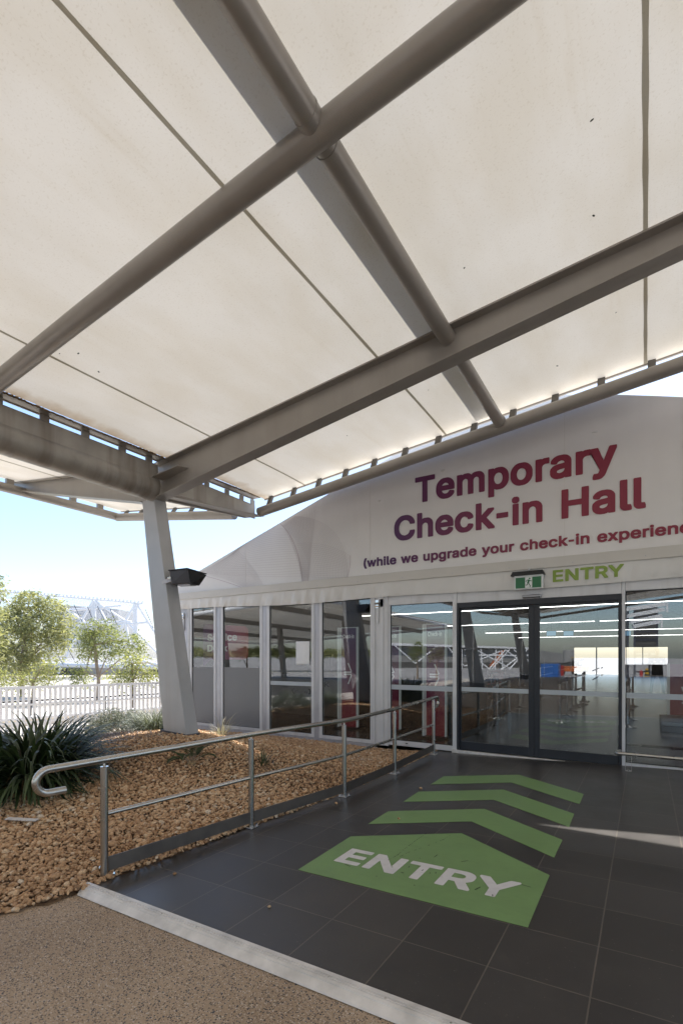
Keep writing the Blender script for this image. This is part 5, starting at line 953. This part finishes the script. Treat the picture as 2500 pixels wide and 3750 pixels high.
def slab(name, pts, d, m, th=1.2):
    q = [Q(*p, d) for p in pts]; n_ = Vector((-ST, CT, 0)) * th; k = len(q); MB().add([tuple(p) for p in q] + [tuple(p + n_) for p in q], [tuple(range(k)), tuple(reversed(range(k, 2 * k)))] + [((i + 1) % k, i, k + i, k + (i + 1) % k) for i in range(k)]).build(name, m, ar)
slab('mesh_skin', [(-400, 232), (1165, 365), (1300, 640), (1330, 870), (-400, 850)], 52, 'skin_mesh', .06)
slab('upper_block', [(480, 368), (968, 405), (968, 720), (480, 720)], 60, 'greywall', 6)
for x in (800, 840, 880): slab('window', [(x, 440), (x + 26, 442), (x + 26, 520), (x, 520)], 59.7, 'skin_mesh', .2)
slab('base_wall', [(-400, 880), (1500, 892), (1500, 1120), (-400, 1120)], 58, 'greywall', 10)
for x in (430, 560, 1230): slab('window_band', [(x, 890), (x + 110, 892), (x + 110, 1060), (x, 1060)], 57.6, 'darkglass', .3)

# ------------------------------------------------------------------ inside the hall
for i, (v, u0, u1) in enumerate(((16.2, UL + .4, UR - .4), (24.0, UL + .4, UR - .4), (33.0, UL + .4, UR - .4), (43.0, UL + .4, UR - .4))):
    t = thing('line_light', 'continuous white line light hung in the hall, %s from the doors' % ['nearest', 'second', 'third', 'farthest'][i], 'ceiling light', 'line lights under the hall roof', loc=((u0 + u1) / 2, v, 3.0))
    MB().box(u0, u1, v - .03, v + .03, 3.0, 3.025).build('housing', 'flood', t); MB().box(u0 + .02, u1 - .02, v - .014, v + .014, 2.986, 2.999).build('tube', 'led', t)
    for u in np.linspace(u0 + .5, u1 - .5, 6): MB().tube([(u, v, 3.06), (u, v, gable_top(u) - .06)], .006, 5).build('hanger', 'black', t)
MB_p = MB().box(-9.3, -3.55, 13.0, 13.06, -.05, 1.68); tag(MB_p.build('partition_screen', 'partition'), 'dull grey partition screen behind the service desk', 'partition')
# service desk with ribbed front
dk = thing('service_desk', 'long grey ribbed counter with black lettering seen through the third pane', 'counter', loc=(-7.6, 10.7, -.06))
cb = MB(); cb.box(-9.0, -6.55, 10.55, 11.2, -.058, .90); co2 = cb.build('front', 'desk', dk)
rb = MB()
for i in range(72): u = -8.98 + i * .034; rb.box(u, u + .015, 10.535, 10.552, -.05, .89)
rb.build('ribbing', 'desk', co2); MB().box(-9.05, -6.5, 10.5, 11.25, .90, .94).build('top', 'black', dk, bevel=.006)
text_obj('SERVICE DESK', 'lettering', 'black', co2, (-8.62, 10.53, .70), (1, 0, 0), (0, 0, 1), 1.75, .11, thick=.004)
text_obj('(\u670d\u52a1\u53f0)', 'lettering', 'black', co2, (-8.06, 10.53, .50), (1, 0, 0), (0, 0, 1), .62, .12, off=.0, thick=.004)
for (u, lab) in ((-8.95, 'black monitor at the left end of the service desk'), (-7.35, 'wide black monitor on the service desk behind the paper notice')):
    t = thing('monitor', lab, 'monitor', 'monitors on the service desk', loc=(u, 10.85, .94)); MB().box(u - .33, u + .33, 10.83, 10.86, 1.06, 1.50).build('screen', 'black', t, bevel=.006); MB().tube([(u, 10.88, .95), (u, 10.88, 1.2)], .02, 8).build('stand', 'black', t); MB().box(u - .12, u + .12, 10.78, 10.95, .941, .952).build('base', 'black', t)
t = thing('phone', 'black desk phone on the service desk', 'phone', loc=(-8.45, 10.75, .94)); MB().hexa([(-8.54, 10.66, .941), (-8.36, 10.66, .941), (-8.36, 10.84, .941), (-8.54, 10.84, .941), (-8.54, 10.66, .96), (-8.36, 10.66, .96), (-8.36, 10.84, 1.01), (-8.54, 10.84, 1.01)]).build('body', 'black', t); MB().tube([(-8.53, 10.70, 1.0), (-8.45, 10.73, 1.02), (-8.37, 10.70, 1.0)], .018, 8).build('handset', 'black', t, smooth=True)
# hanging service desk bubble sign
sg = thing('service_desk_sign', 'purple and red speech-bubble sign hung behind the first two panes', 'sign', loc=(-8.6, 8.6, 2.3))
bp_ = [(-9.33, 1.26), (-9.12, 1.395), (-8.0, 1.41)] + [(-8.0 + .13 * math.sin(a), 1.54 - .13 * math.cos(a)) for a in (.5, 1.0, 1.57)] + [(-7.87 - .13 + .13 * math.cos(a), 2.06 + .13 * math.sin(a)) for a in (0, .5, 1.0, 1.57)] + [(-9.22, 2.28)] + [(-9.22 - .11 * math.sin(a), 2.17 + .11 * math.cos(a)) for a in (.5, 1.0, 1.57)]
MB().prism(bp_, lambda u, z: (u, 8.58, z), lambda u, z: (u, 8.62, z)).build('bubble', 'bubble', sg)
text_obj('Service', 'lettering', 'dim_white', sg, (-9.17, 8.576, 1.86), (1, 0, 0), (0, 0, 1), .98, .165, thick=.004); text_obj('Desk', 'lettering', 'dim_white', sg, (-9.17, 8.576, 1.60), (1, 0, 0), (0, 0, 1), .68, .165, thick=.004)
for u in (-9.0, -8.1): MB().tube([(u, 8.6, 2.28), (u, 8.6, gable_top(u) - .06)], .004, 5).build('cord', 'black', sg)
# check-in pylons
for i, (u, v, lab) in enumerate(((-5.62, 9.05, 'tall purple check-in pylon behind the fourth pane, by the column reflection'), (-4.72, 9.25, 'tall purple check-in pylon mostly hidden by the white door post'), (-3.60, 8.86, 'tall purple check-in pylon behind the pane left of the doors'))):
    t = thing('check_in_pylon', lab, 'pylon sign', 'check-in pylons', loc=(u + .2, v + .1, -.06))
    MB().box(u, u + .03, v - .12, v + .14, -.02, 2.10).build('side_panel', 'pylon_white', t); fo_ = MB().box(u + .035, u + .40, v, v + .05, -.02, 2.09).build('face', 'purple', t)
    ed = MB(); ed.box(u + .402, u + .425, v - .01, v + .06, -.02, 2.10); ed.box(u + .03, u + .425, v - .01, v + .06, 2.092, 2.11); ed.build('edge_trim', 'pylon_white', t)
    text_obj('Check-in', 'lettering', 'dim_white', fo_, (u + .065, v - .004, 1.87), (1, 0, 0), (0, 0, 1), .28, .085, off=.01, thick=.003)
    am = MB()
    for z in (1.10, 1.145): am.bar((u + .10, v - .004, z), (u + .28, v - .004, z), .03, .003, up=(0, 1, 0))
    am.bar((u + .20, v - .005, 1.34), (u + .285, v - .005, 1.15), .026, .003, up=(0, 1, 0)); am.bar((u + .285, v - .005, 1.085), (u + .20, v - .005, .89), .026, .003, up=(0, 1, 0)); am.build('arrow_mark', 'dim_white', fo_)
    MB().box(u - .08, u + .5, v - .2, v + .28, -.057, -.02).build('base', 'black', t, bevel=.01)
# queue posts: one built, the rest copied
sp0 = thing('queue_post', 'chrome queue post', 'queue post', 'retractable belt queue posts', loc=(0, 0, 0))
MB().lathe([(.175, 0), (.175, .012), (.12, .028), (.05, .05), (.034, .075)], (0, 0, 0), 20).build('base', 'chrome', sp0, smooth=True)
MB().tube([(0, 0, .06), (0, 0, .93)], .030, 14).build('pole', 'chrome', sp0, smooth=True); MB().lathe([(.036, .90), (.038, .92), (.038, 1.0), (.030, 1.015)], (0, 0, 0), 14).build('head', 'black', sp0, smooth=True)
rows = [(-.38, [12.35, 13.8, 16.5, 17.5], 'by the right door jamb'), (-1.75, [12.37, 13.75, 15.17, 16.41, 17.42, 18.58], 'through the right door leaf'), (-3.15, [12.31, 13.69, 15.14, 17.37, 18.64], 'through the left door leaf, on its right'), (-4.62, [13.74, 15.17, 16.34, 17.34, 18.57, 19.66], 'through the left door leaf, on its left'), (-6.98, [14.4, 15.74], 'behind the pane left of the doors')]
first = True; OR = ['first', 'second', 'third', 'fourth', 'fifth', 'sixth']
for u, vs_, where in rows:
    for i, v in enumerate(vs_):
        o = sp0 if first else copy_tree(sp0); first = False
        uu = u + .05 * math.sin(v * 3.7); o.location = (uu, v, -.058); o['label'] = '%s chrome queue post in the row %s' % (OR[i], where)
        if i + 1 < len(vs_) and vs_[i + 1] - v < 1.6:
            u2 = u + .05 * math.sin(vs_[i + 1] * 3.7)
            for z in (.93, .52):
                b_ = MB().bar((uu, v + .035, -.058 + z), (u2, vs_[i + 1] - .035, -.058 + z), .004, .055).build('belt', 'black'); b_.parent = o; b_.matrix_parent_inverse = Matrix.Translation(o.location).inverted()
# cross belts between the far rows
# bag scale and its panel at the right
wp = thing('bag_scale', 'low dark baggage scale with purple weigh-your-bag panel at the right edge', 'bag scale', loc=(.9, 13.2, -.06))
MB().box(.27, 1.9, 11.95, 13.4, -.055, .07).build('platform_base', 'flood', wp, bevel=.02); MB().box(.27, 1.9, 11.97, 13.4, .075, .16).build('platform', 'grey_alu', wp, bevel=.02)
pf = MB().box(.50, 2.1, 14.15, 14.2, -.055, 1.30).build('panel', 'purple', wp); MB().box(.44, .495, 14.1, 14.25, -.055, 1.31).build('panel_edge', 'pylon_white', wp)
text_obj('Weigh', 'lettering', 'dim_white', pf, (.72, 14.146, .62), (1, 0, 0), (0, 0, 1), .62, .14, off=.01, thick=.004); text_obj('your', 'lettering', 'dim_white', pf, (.72, 14.146, .40), (1, 0, 0), (0, 0, 1), .44, .14, off=.01, thick=.004)
text_obj('ATRAX', 'lettering', 'blue_box', wp, (1.02, 11.945, -.015), (1, 0, 0), (0, 0, 1), .34, .055, thick=.003)
# hung screens and a pendant
for i, (x0, x1) in enumerate(((1998, 2036), (2060, 2100), (2285, 2310))):
    a = at_v(x0, 2330, 30); b = at_v(x1, 2309, 30); t = thing('hanging_screen', ['left small blue information screen hung over the queue', 'middle small blue information screen hung over the queue', 'right small blue information screen hung behind the right pane'][i], 'screen', 'screens hung over the queue', loc=(a.x, 30, a.z))
    MB().box(a.x, b.x, 30, 30.06, a.z, b.z).build('casing', 'black', t); MB().box(a.x + .03, b.x - .03, 29.99, 29.998, a.z + .03, b.z - .03).build('display', 'screen', t); MB().tube([((a.x + b.x) / 2, 30.03, b.z), ((a.x + b.x) / 2, 30.03, 5.0)], .012, 5).build('hanger', 'black', t)
pdn = at_v(2185, 2265, 20); t = thing('pendant_speaker', 'dark cylindrical pendant speaker hanging behind the right door leaf', 'speaker', loc=tuple(pdn)); MB().lathe([(.07, 0), (.10, -.22), (.10, -.30), (.02, -.30)], tuple(pdn), 14).build('body', 'flood', t, smooth=True); MB().tube([tuple(pdn), (pdn.x, pdn.y, gable_top(pdn.x) - .06)], .008, 5).build('cable', 'black', t)

# ------------------------------------------------------------------ people
def body(name, joints, edges, m, parent=None, sub=2):
    me = bpy.data.meshes.new(name); me.from_pydata([j[:3] for j in joints], edges, []); o = bpy.data.objects.new(name, me); COL.objects.link(o)
    o.modifiers.new('skin', 'SKIN'); s = o.modifiers.new('smooth', 'SUBSURF'); s.levels = s.render_levels = sub; s_ = me.skin_vertices[0].data
    for i, j in enumerate(joints): s_[i].radius = (j[3], j[4] if len(j) > 4 else j[3]); s_[i].use_root = (i == 0)
    me.materials.append(M[m])
    if parent: adopt(o, parent)
    return o
def figure(name, label, loc, yaw, cloth, seated=False, arms='front'):
    t = thing(name, label, 'person', loc=loc); c, s = math.cos(yaw), math.sin(yaw)
    def W(x, y, z, *r): return (loc[0] + x * c - y * s, loc[1] + x * s + y * c, loc[2] + z) + r
    hip = .92 if not seated else .50
    J = [W(0, 0, hip, .15, .11), W(0, .01, hip + .22, .15, .10), W(0, 0, hip + .44, .18, .11), W(0, 0, hip + .53, .06)]
    E = [(0, 1), (1, 2), (2, 3)]
    for sx in (-1, 1):
        k = len(J)
        if seated: leg = [W(.10 * sx, .05, hip - .02, .085), W(.12 * sx, .42, hip - .02, .062), W(.13 * sx, .44, .10, .045), W(.13 * sx, .52, .03, .04)]
        else: leg = [W(.11 * sx, 0, hip - .10, .088), W(.16 * sx, .02, .48, .060), W(.20 * sx, -.02, .09, .045), W(.21 * sx, .10, .03, .042)]
        J += leg; E += [(0, k), (k, k + 1), (k + 1, k + 2), (k + 2, k + 3)]
        k = len(J); J += [W(.19 * sx, 0, hip + .46, .058), W(.26 * sx, .06, hip + .22, .045), W(.13 * sx, .26, hip + .32, .032)]; E += [(2, k), (k, k + 1), (k + 1, k + 2)]
    b = body('body', J, E, cloth, t)
    H = [W(0, 0, hip + .54, .05), W(0, .015, hip + .62, .062, .066), W(0, .03, hip + .70, .078, .092), W(0, .02, hip + .775, .062, .075)]
    body('head', H, [(0, 1), (1, 2), (2, 3)], 'skin', t)
    fc = MB(); fc.hexa([W(-.012, .115, hip + .66), W(.012, .115, hip + .66), W(.012, .10, hip + .67), W(-.012, .10, hip + .67), W(-.008, .11, hip + .70), W(.008, .11, hip + .70), W(.008, .10, hip + .70), W(-.008, .10, hip + .70)]); fc.build('nose', 'skin', t)
    for sx in (-1, 1): MB().lathe([(.004, 0), (.011, .004), (.011, .012), (.004, .016)], W(.032 * sx, .112, hip + .70), 8).build('eye', 'black', t)
    body('hair', [W(0, -.03, hip + .66, .085, .07), W(0, -.02, hip + .75, .088, .085), W(0, .02, hip + .795, .06, .07)], [(0, 1), (1, 2)], 'dkcloth', t)
    for sx in (-1, 1):
        hp = Vector(W(.13 * sx, .26, hip + .32)); f = Vector((-s, c, 0)); l = Vector((c, s, 0)) * -sx
        P = [tuple(hp) + (.022, .014), tuple(hp + f * .05 + l * .02) + (.034, .013), tuple(hp + f * .085 + l * .03) + (.034, .012)]; Ee = [(0, 1), (1, 2)]
        up = Vector((0, 0, 1))
        for q_ in range(4):
            b0_ = hp + f * .09 + l * .03 + up * (.03 - .02 * q_); k = len(P); L_ = (.065, .075, .07, .055)[q_]; P += [tuple(b0_) + (.009,), tuple(b0_ + f * L_ * .55 + l * .015) + (.0085,), tuple(b0_ + f * L_ * .75 + l * .045) + (.0075,)]; Ee += [(2, k), (k, k + 1), (k + 1, k + 2)]
        k = len(P); P += [tuple(hp + f * .03 + up * .035) + (.011,), tuple(hp + f * .075 + up * .055 + l * .02) + (.009,)]; Ee += [(1, k), (k, k + 1)]
        body('hand', P, Ee, 'skin', t, sub=1)
    return t
figure('person', 'standing person in black, legs apart, mirrored in the right pane', (.36, -5.4, gz(.36, -5.4) - .034), -.05, 'dkcloth')
sp_ = at_d(1822, 2470, 18.2); figure('person', 'seated person in a dusty pink top behind the queue belts', (sp_.x, sp_.y, -.058), 2.6, 'pink', seated=True)
bn = thing('bench_seat', 'black waiting bench under the seated person', 'bench', loc=(sp_.x, sp_.y, -.058)); MB().box(sp_.x - .9, sp_.x + .9, sp_.y - .25, sp_.y + .22, .30, .36).build('seat', 'black', bn, bevel=.02); MB().box(sp_.x - .9, sp_.x + .9, sp_.y + .24, sp_.y + .30, .38, .85).build('backrest', 'black', bn, bevel=.02)
for dx in (-.8, .8): MB().box(sp_.x + dx - .03, sp_.x + dx + .03, sp_.y - .2, sp_.y + .2, -.056, .30).build('leg', 'chrome', bn)

# ------------------------------------------------------------------ the forecourt behind the camera (seen mirrored in the glazing)
GB = -.78
def ground_at(px, py):                                          # where a mirrored ground point really lies
    r = ray(px, py); t = (GB - CAM_Z) / r.z; return mir(px, py, t), t
p, t_ = ground_at(2015, 2490); bc = thing('equipment_container', 'blue sheet-metal container on castors mirrored in the right door', 'container', loc=(p.x, p.y, GB))
MB().box(p.x - .75, p.x + .75, p.y - .7, p.y + .7, GB + .12, GB + 1.5).build('body', 'blue_box', bc, bevel=.02)
for x in (-.72, -.25, .25, .72): MB().box(p.x + x - .02, p.x + x + .02, p.y + .70, p.y + .73, GB + .14, GB + 1.48).build('rib', 'blue_box', bc)
for x in (-.6, .6):
    for y in (-.55, .55): MB().tube([(p.x + x - .03, p.y + y, GB + .06), (p.x + x + .03, p.y + y, GB + .06)], .06, 12).build('castor', 'tyre', bc)
p, t_ = ground_at(2085, 2473); bt = thing('belt_loader', 'orange baggage belt loader mirrored in the right door', 'loader', loc=(p.x, p.y, GB))
MB().box(p.x - 1.3, p.x + 1.1, p.y - .7, p.y + .7, GB + .45, GB + 1.05).build('chassis', 'orange', bt, bevel=.04); MB().hexa([(p.x - 1.5, p.y - .35, GB + 1.06), (p.x + 1.5, p.y - .35, GB + 1.75), (p.x + 1.5, p.y + .35, GB + 1.75), (p.x - 1.5, p.y + .35, GB + 1.06), (p.x - 1.5, p.y - .35, GB + 1.2), (p.x + 1.5, p.y - .35, GB + 1.9), (p.x + 1.5, p.y + .35, GB + 1.9), (p.x - 1.5, p.y + .35, GB + 1.2)]).build('belt', 'tyre', bt)
MB().box(p.x + .3, p.x + .9, p.y - .6, p.y + .6, GB + 1.06, GB + 1.5).build('seat_box', 'black', bt)
for x in (-.9, .8):
    for y in (-.62, .62): MB().tube([(p.x + x, p.y + y - .1, GB + .32), (p.x + x, p.y + y + .1, GB + .32)], .32, 16).build('wheel', 'tyre', bt)
p, t_ = ground_at(2122, 2470); tg = thing('tow_tractor', 'yellow baggage tow tractor mirrored in the right door', 'tractor', loc=(p.x, p.y, GB))
MB().box(p.x - .9, p.x + .9, p.y - .55, p.y + .55, GB + .35, GB + .95).build('body', 'yellow', tg, bevel=.05); MB().box(p.x - .75, p.x + .1, p.y - .5, p.y + .5, GB + .96, GB + 1.15).build('seat', 'black', tg)
for a, b in ((-.8, -.5), (.15, -.5), (-.8, .5), (.15, .5)): MB().bar((p.x + a, p.y + b, GB + .9), (p.x + a, p.y + b, GB + 1.95), .05, .05).build('roof_post', 'black', tg)
MB().box(p.x - .9, p.x + .3, p.y - .58, p.y + .58, GB + 1.95, GB + 2.02).build('roof', 'yellow', tg)
for x in (-.6, .6):
    for y in (-.5, .5): MB().tube([(p.x + x, p.y + y - .09, GB + .28), (p.x + x, p.y + y + .09, GB + .28)], .28, 16).build('wheel', 'tyre', tg)
p, t_ = ground_at(2050, 2478); rc = thing('tool_cabinet', 'red wheeled cabinet mirrored beside the blue container', 'cabinet', loc=(p.x, p.y, GB)); MB().box(p.x - .35, p.x + .35, p.y - .35, p.y + .35, GB + .1, GB + 1.2).build('body', 'red', rc, bevel=.02); MB().box(p.x - .3, p.x + .3, p.y + .352, p.y + .36, GB + .7, GB + 1.1).build('door', 'red', rc)
for i, (x, y, lab) in enumerate(((1991, 2494, 'yellow barrier foot mirrored at the left side of the right door leaf'), (2089, 2494, 'yellow barrier foot mirrored at the middle of the right door leaf'), (2323, 2494, 'yellow barrier foot mirrored in the right pane'))):
    p, t_ = ground_at(x, y); b_ = thing('barrier_foot', lab, 'barrier', 'yellow barrier feet on the forecourt', loc=(p.x, p.y, GB)); MB().hexa([(p.x - .32, p.y - .15, GB), (p.x + .32, p.y - .15, GB), (p.x + .32, p.y + .15, GB), (p.x - .32, p.y + .15, GB), (p.x - .28, p.y - .11, GB + .16), (p.x + .28, p.y - .11, GB + .16), (p.x + .28, p.y + .11, GB + .16), (p.x - .28, p.y + .11, GB + .16)]).build('block', 'yellow', b_, bevel=.015); MB().tube([(p.x, p.y, GB + .15), (p.x, p.y, GB + 2.0)], .02, 8).build('pole', 'grey_alu', b_)
p, t_ = ground_at(2346, 2490); fx = thing('extinguisher_trolley', 'red fire extinguisher trolley mirrored in the right pane', 'extinguisher', loc=(p.x, p.y, GB)); MB().lathe([(.02, .1), (.13, .14), (.14, .75), (.06, .86), (.04, .95)], (p.x, p.y, GB), 14).build('cylinder', 'red', fx, smooth=True); MB().tube([(p.x - .2, p.y, GB + .1), (p.x + .2, p.y, GB + .1)], .10, 12).build('wheel', 'tyre', fx)
p, t_ = ground_at(2367, 2490); cn = thing('striped_marker_stack', 'black and yellow striped marker stack mirrored in the right pane', 'marker')
cn.location = (p.x, p.y, GB)
for k in range(6): MB().lathe([(.26 - .025 * k, .18 * k), (.24 - .025 * k, .18 * k + .175)], (p.x, p.y, GB), 12).build('marker', 'yellow' if k % 2 else 'black', cn)
p, _ = mir(1850, 2400, 95), 0
lb = thing('terminal_building', 'long grey building with white trusses mirrored in the doors', 'building', loc=(p.x, p.y, GB))
def mq(x, y, d): return mir(x, y, d)
def mslab(name, pts, d, m, th, par):
    q = [mq(x, y, d) for x, y in pts]; n_ = Vector((-ST, -CT, 0)) * th; k = len(q); MB().add([tuple(p) for p in q] + [tuple(p + n_) for p in q], [tuple(range(k)), tuple(reversed(range(k, 2 * k)))] + [((i + 1) % k, i, k + i, k + (i + 1) % k) for i in range(k)]).build(name, m, par)
mslab('wall', [(1380, 2362), (1960, 2378), (2060, 2395), (2108, 2402), (2108, 2440), (1380, 2440)], 100, 'greywall', 12, lb)
mslab('fascia', [(1380, 2352), (1960, 2372), (1960, 2378), (1380, 2362)], 99, 'truss', 2, lb)
mslab('low_wing', [(1380, 2425), (2115, 2428), (2115, 2445), (1380, 2445)], 90, 'partition', 6, lb)
for a, b in (((1700, 2378), (1790, 2450)), ((1790, 2450), (1850, 2380)), ((1850, 2380), (1950, 2455)), ((1760, 2378), (1765, 2450)), ((1835, 2380), (1840, 2455)), ((1700, 2440), (1830, 2385)), ((1830, 2455), (1920, 2390)), ((1900, 2378), (1900, 2450)), ((1440, 2360), (1520, 2430)), ((1520, 2430), (1600, 2368)), ((1640, 2370), (1700, 2440)), ((1700, 2400), (1960, 2400)), ((1740, 2378), (1870, 2450)), ((1865, 2378), (1800, 2450)), ((1930, 2378), (1860, 2455)), ((1690, 2378), (1690, 2450)), ((1815, 2378), (1812, 2452)), ((1880, 2380), (1960, 2440))): MB().tube([mq(*a, 80), mq(*b, 80)], .10, 8).build('truss_member', 'truss', lb, smooth=True)
mslab('rust_panel', [(1790, 2440), (1835, 2383), (1850, 2383), (1812, 2440)], 84, 'orange', .3, lb)
wt = thing('water_tank', 'round grey tank with guard rail mirrored above the forecourt', 'tank', loc=tuple(mq(2082, 2440, 95).xy) + (GB,)); c_ = mq(2082, 2440, 95); MB().lathe([(1.1, 0), (1.1, 3.2), (1.05, 3.3)], (c_.x, c_.y, GB), 20).build('shell', 'greywall', wt, smooth=True); MB().tube([(c_.x - .9, c_.y, GB + 3.3), (c_.x - .9, c_.y, GB + 4.1), (c_.x + .9, c_.y, GB + 4.1), (c_.x + .9, c_.y, GB + 3.3)], .04, 6).build('guard_rail', 'grey_alu', wt)
G2 = 'trees across the forecourt'
for i, (lab, lobes, d, base) in enumerate((('feathery tree mirrored left of the purple pylon beside the doors', [(1530, 2368, 18, 20), (1512, 2392, 18, 18), (1545, 2385, 14, 18)], 48, (1528, 2440)), ('bushy tree mirrored behind the purple pylon beside the doors', [(1598, 2384, 22, 18), (1585, 2402, 16, 12), (1615, 2400, 12, 12)], 46, (1598, 2440)), ('spreading tree mirrored in the third pane', [(1030, 2376, 32, 14), (1062, 2382, 26, 12), (1005, 2386, 22, 10)], 44, (1035, 2440)), ('spreading tree mirrored in the second pane', [(900, 2378, 36, 13), (945, 2382, 32, 12), (868, 2386, 22, 10)], 44, (905, 2440)))):
    tree('forecourt_tree', lab, lobes, d, 'euc2', base, [(base[0], base[1] + 15), base, (base[0], base[1] - 40)], dens=.8, leaf=.22, place=mir, group=G2, thick=.12)
PP = []
for px in range(560, 1420, 4):
    h_ = 12 + 9 * math.sin(px * .021) + 6 * math.sin(px * .053 + 1)
    for k in range(46): q_ = mir(px + random.uniform(-4, 4), 2402 - random.random() ** .7 * max(5, h_ + 6), 70 + random.uniform(-3, 3)); PP.append(tuple(q_))
tag(leaf_quads('tree_belt', np.array(PP), .5, 'euc', None, droop=.3), kind='stuff', label='distant belt of trees mirrored low in the left panes', cat='trees')
p = mq(2360, 2400, 46); lt = thing('louvred_tower', 'dark steel tower with bright white sunshade blades mirrored in the right pane', 'tower', loc=(p.x, p.y, GB))
q0 = mq(2322, 2385, 46); q1 = mq(2404, 2225, 46); tw = MB()
for x, y in ((q0.x, q0.y), (q1.x, q1.y), (q0.x - .6, q0.y - 1.6), (q1.x - .6, q1.y - 1.6)): tw.bar((x, y, GB), (x, y, q1.z), .18, .18)
for k in range(9): z = GB + (q1.z - GB) * (k + 1) / 9; tw.bar((q0.x, q0.y, z), (q1.x, q1.y, z), .12, .12)
tw.build('frame', 'flood', lt); mslab('cladding', [(2322, 2392), (2404, 2392), (2404, 2228), (2322, 2228)], 47.5, 'partition', .1, lt)
for k, (x0, y0, x1, y1) in enumerate(((2288, 2232, 2432, 2212), (2295, 2256, 2428, 2232), (2305, 2278, 2420, 2255), (2315, 2294, 2412, 2276))):
    a, b = mq(x0, y0, 40), mq(x1, y1, 40); MB().bar(a, b, .22, .30).build('sunshade_blade', 'truss', lt)
for (x, y) in ((2441, 2224), (2421, 2280)): a, b = mq(x, y - 18, 40), mq(x, y + 18, 40); MB().bar(a, b, .35, .12).build('end_plate', 'truss', lt)
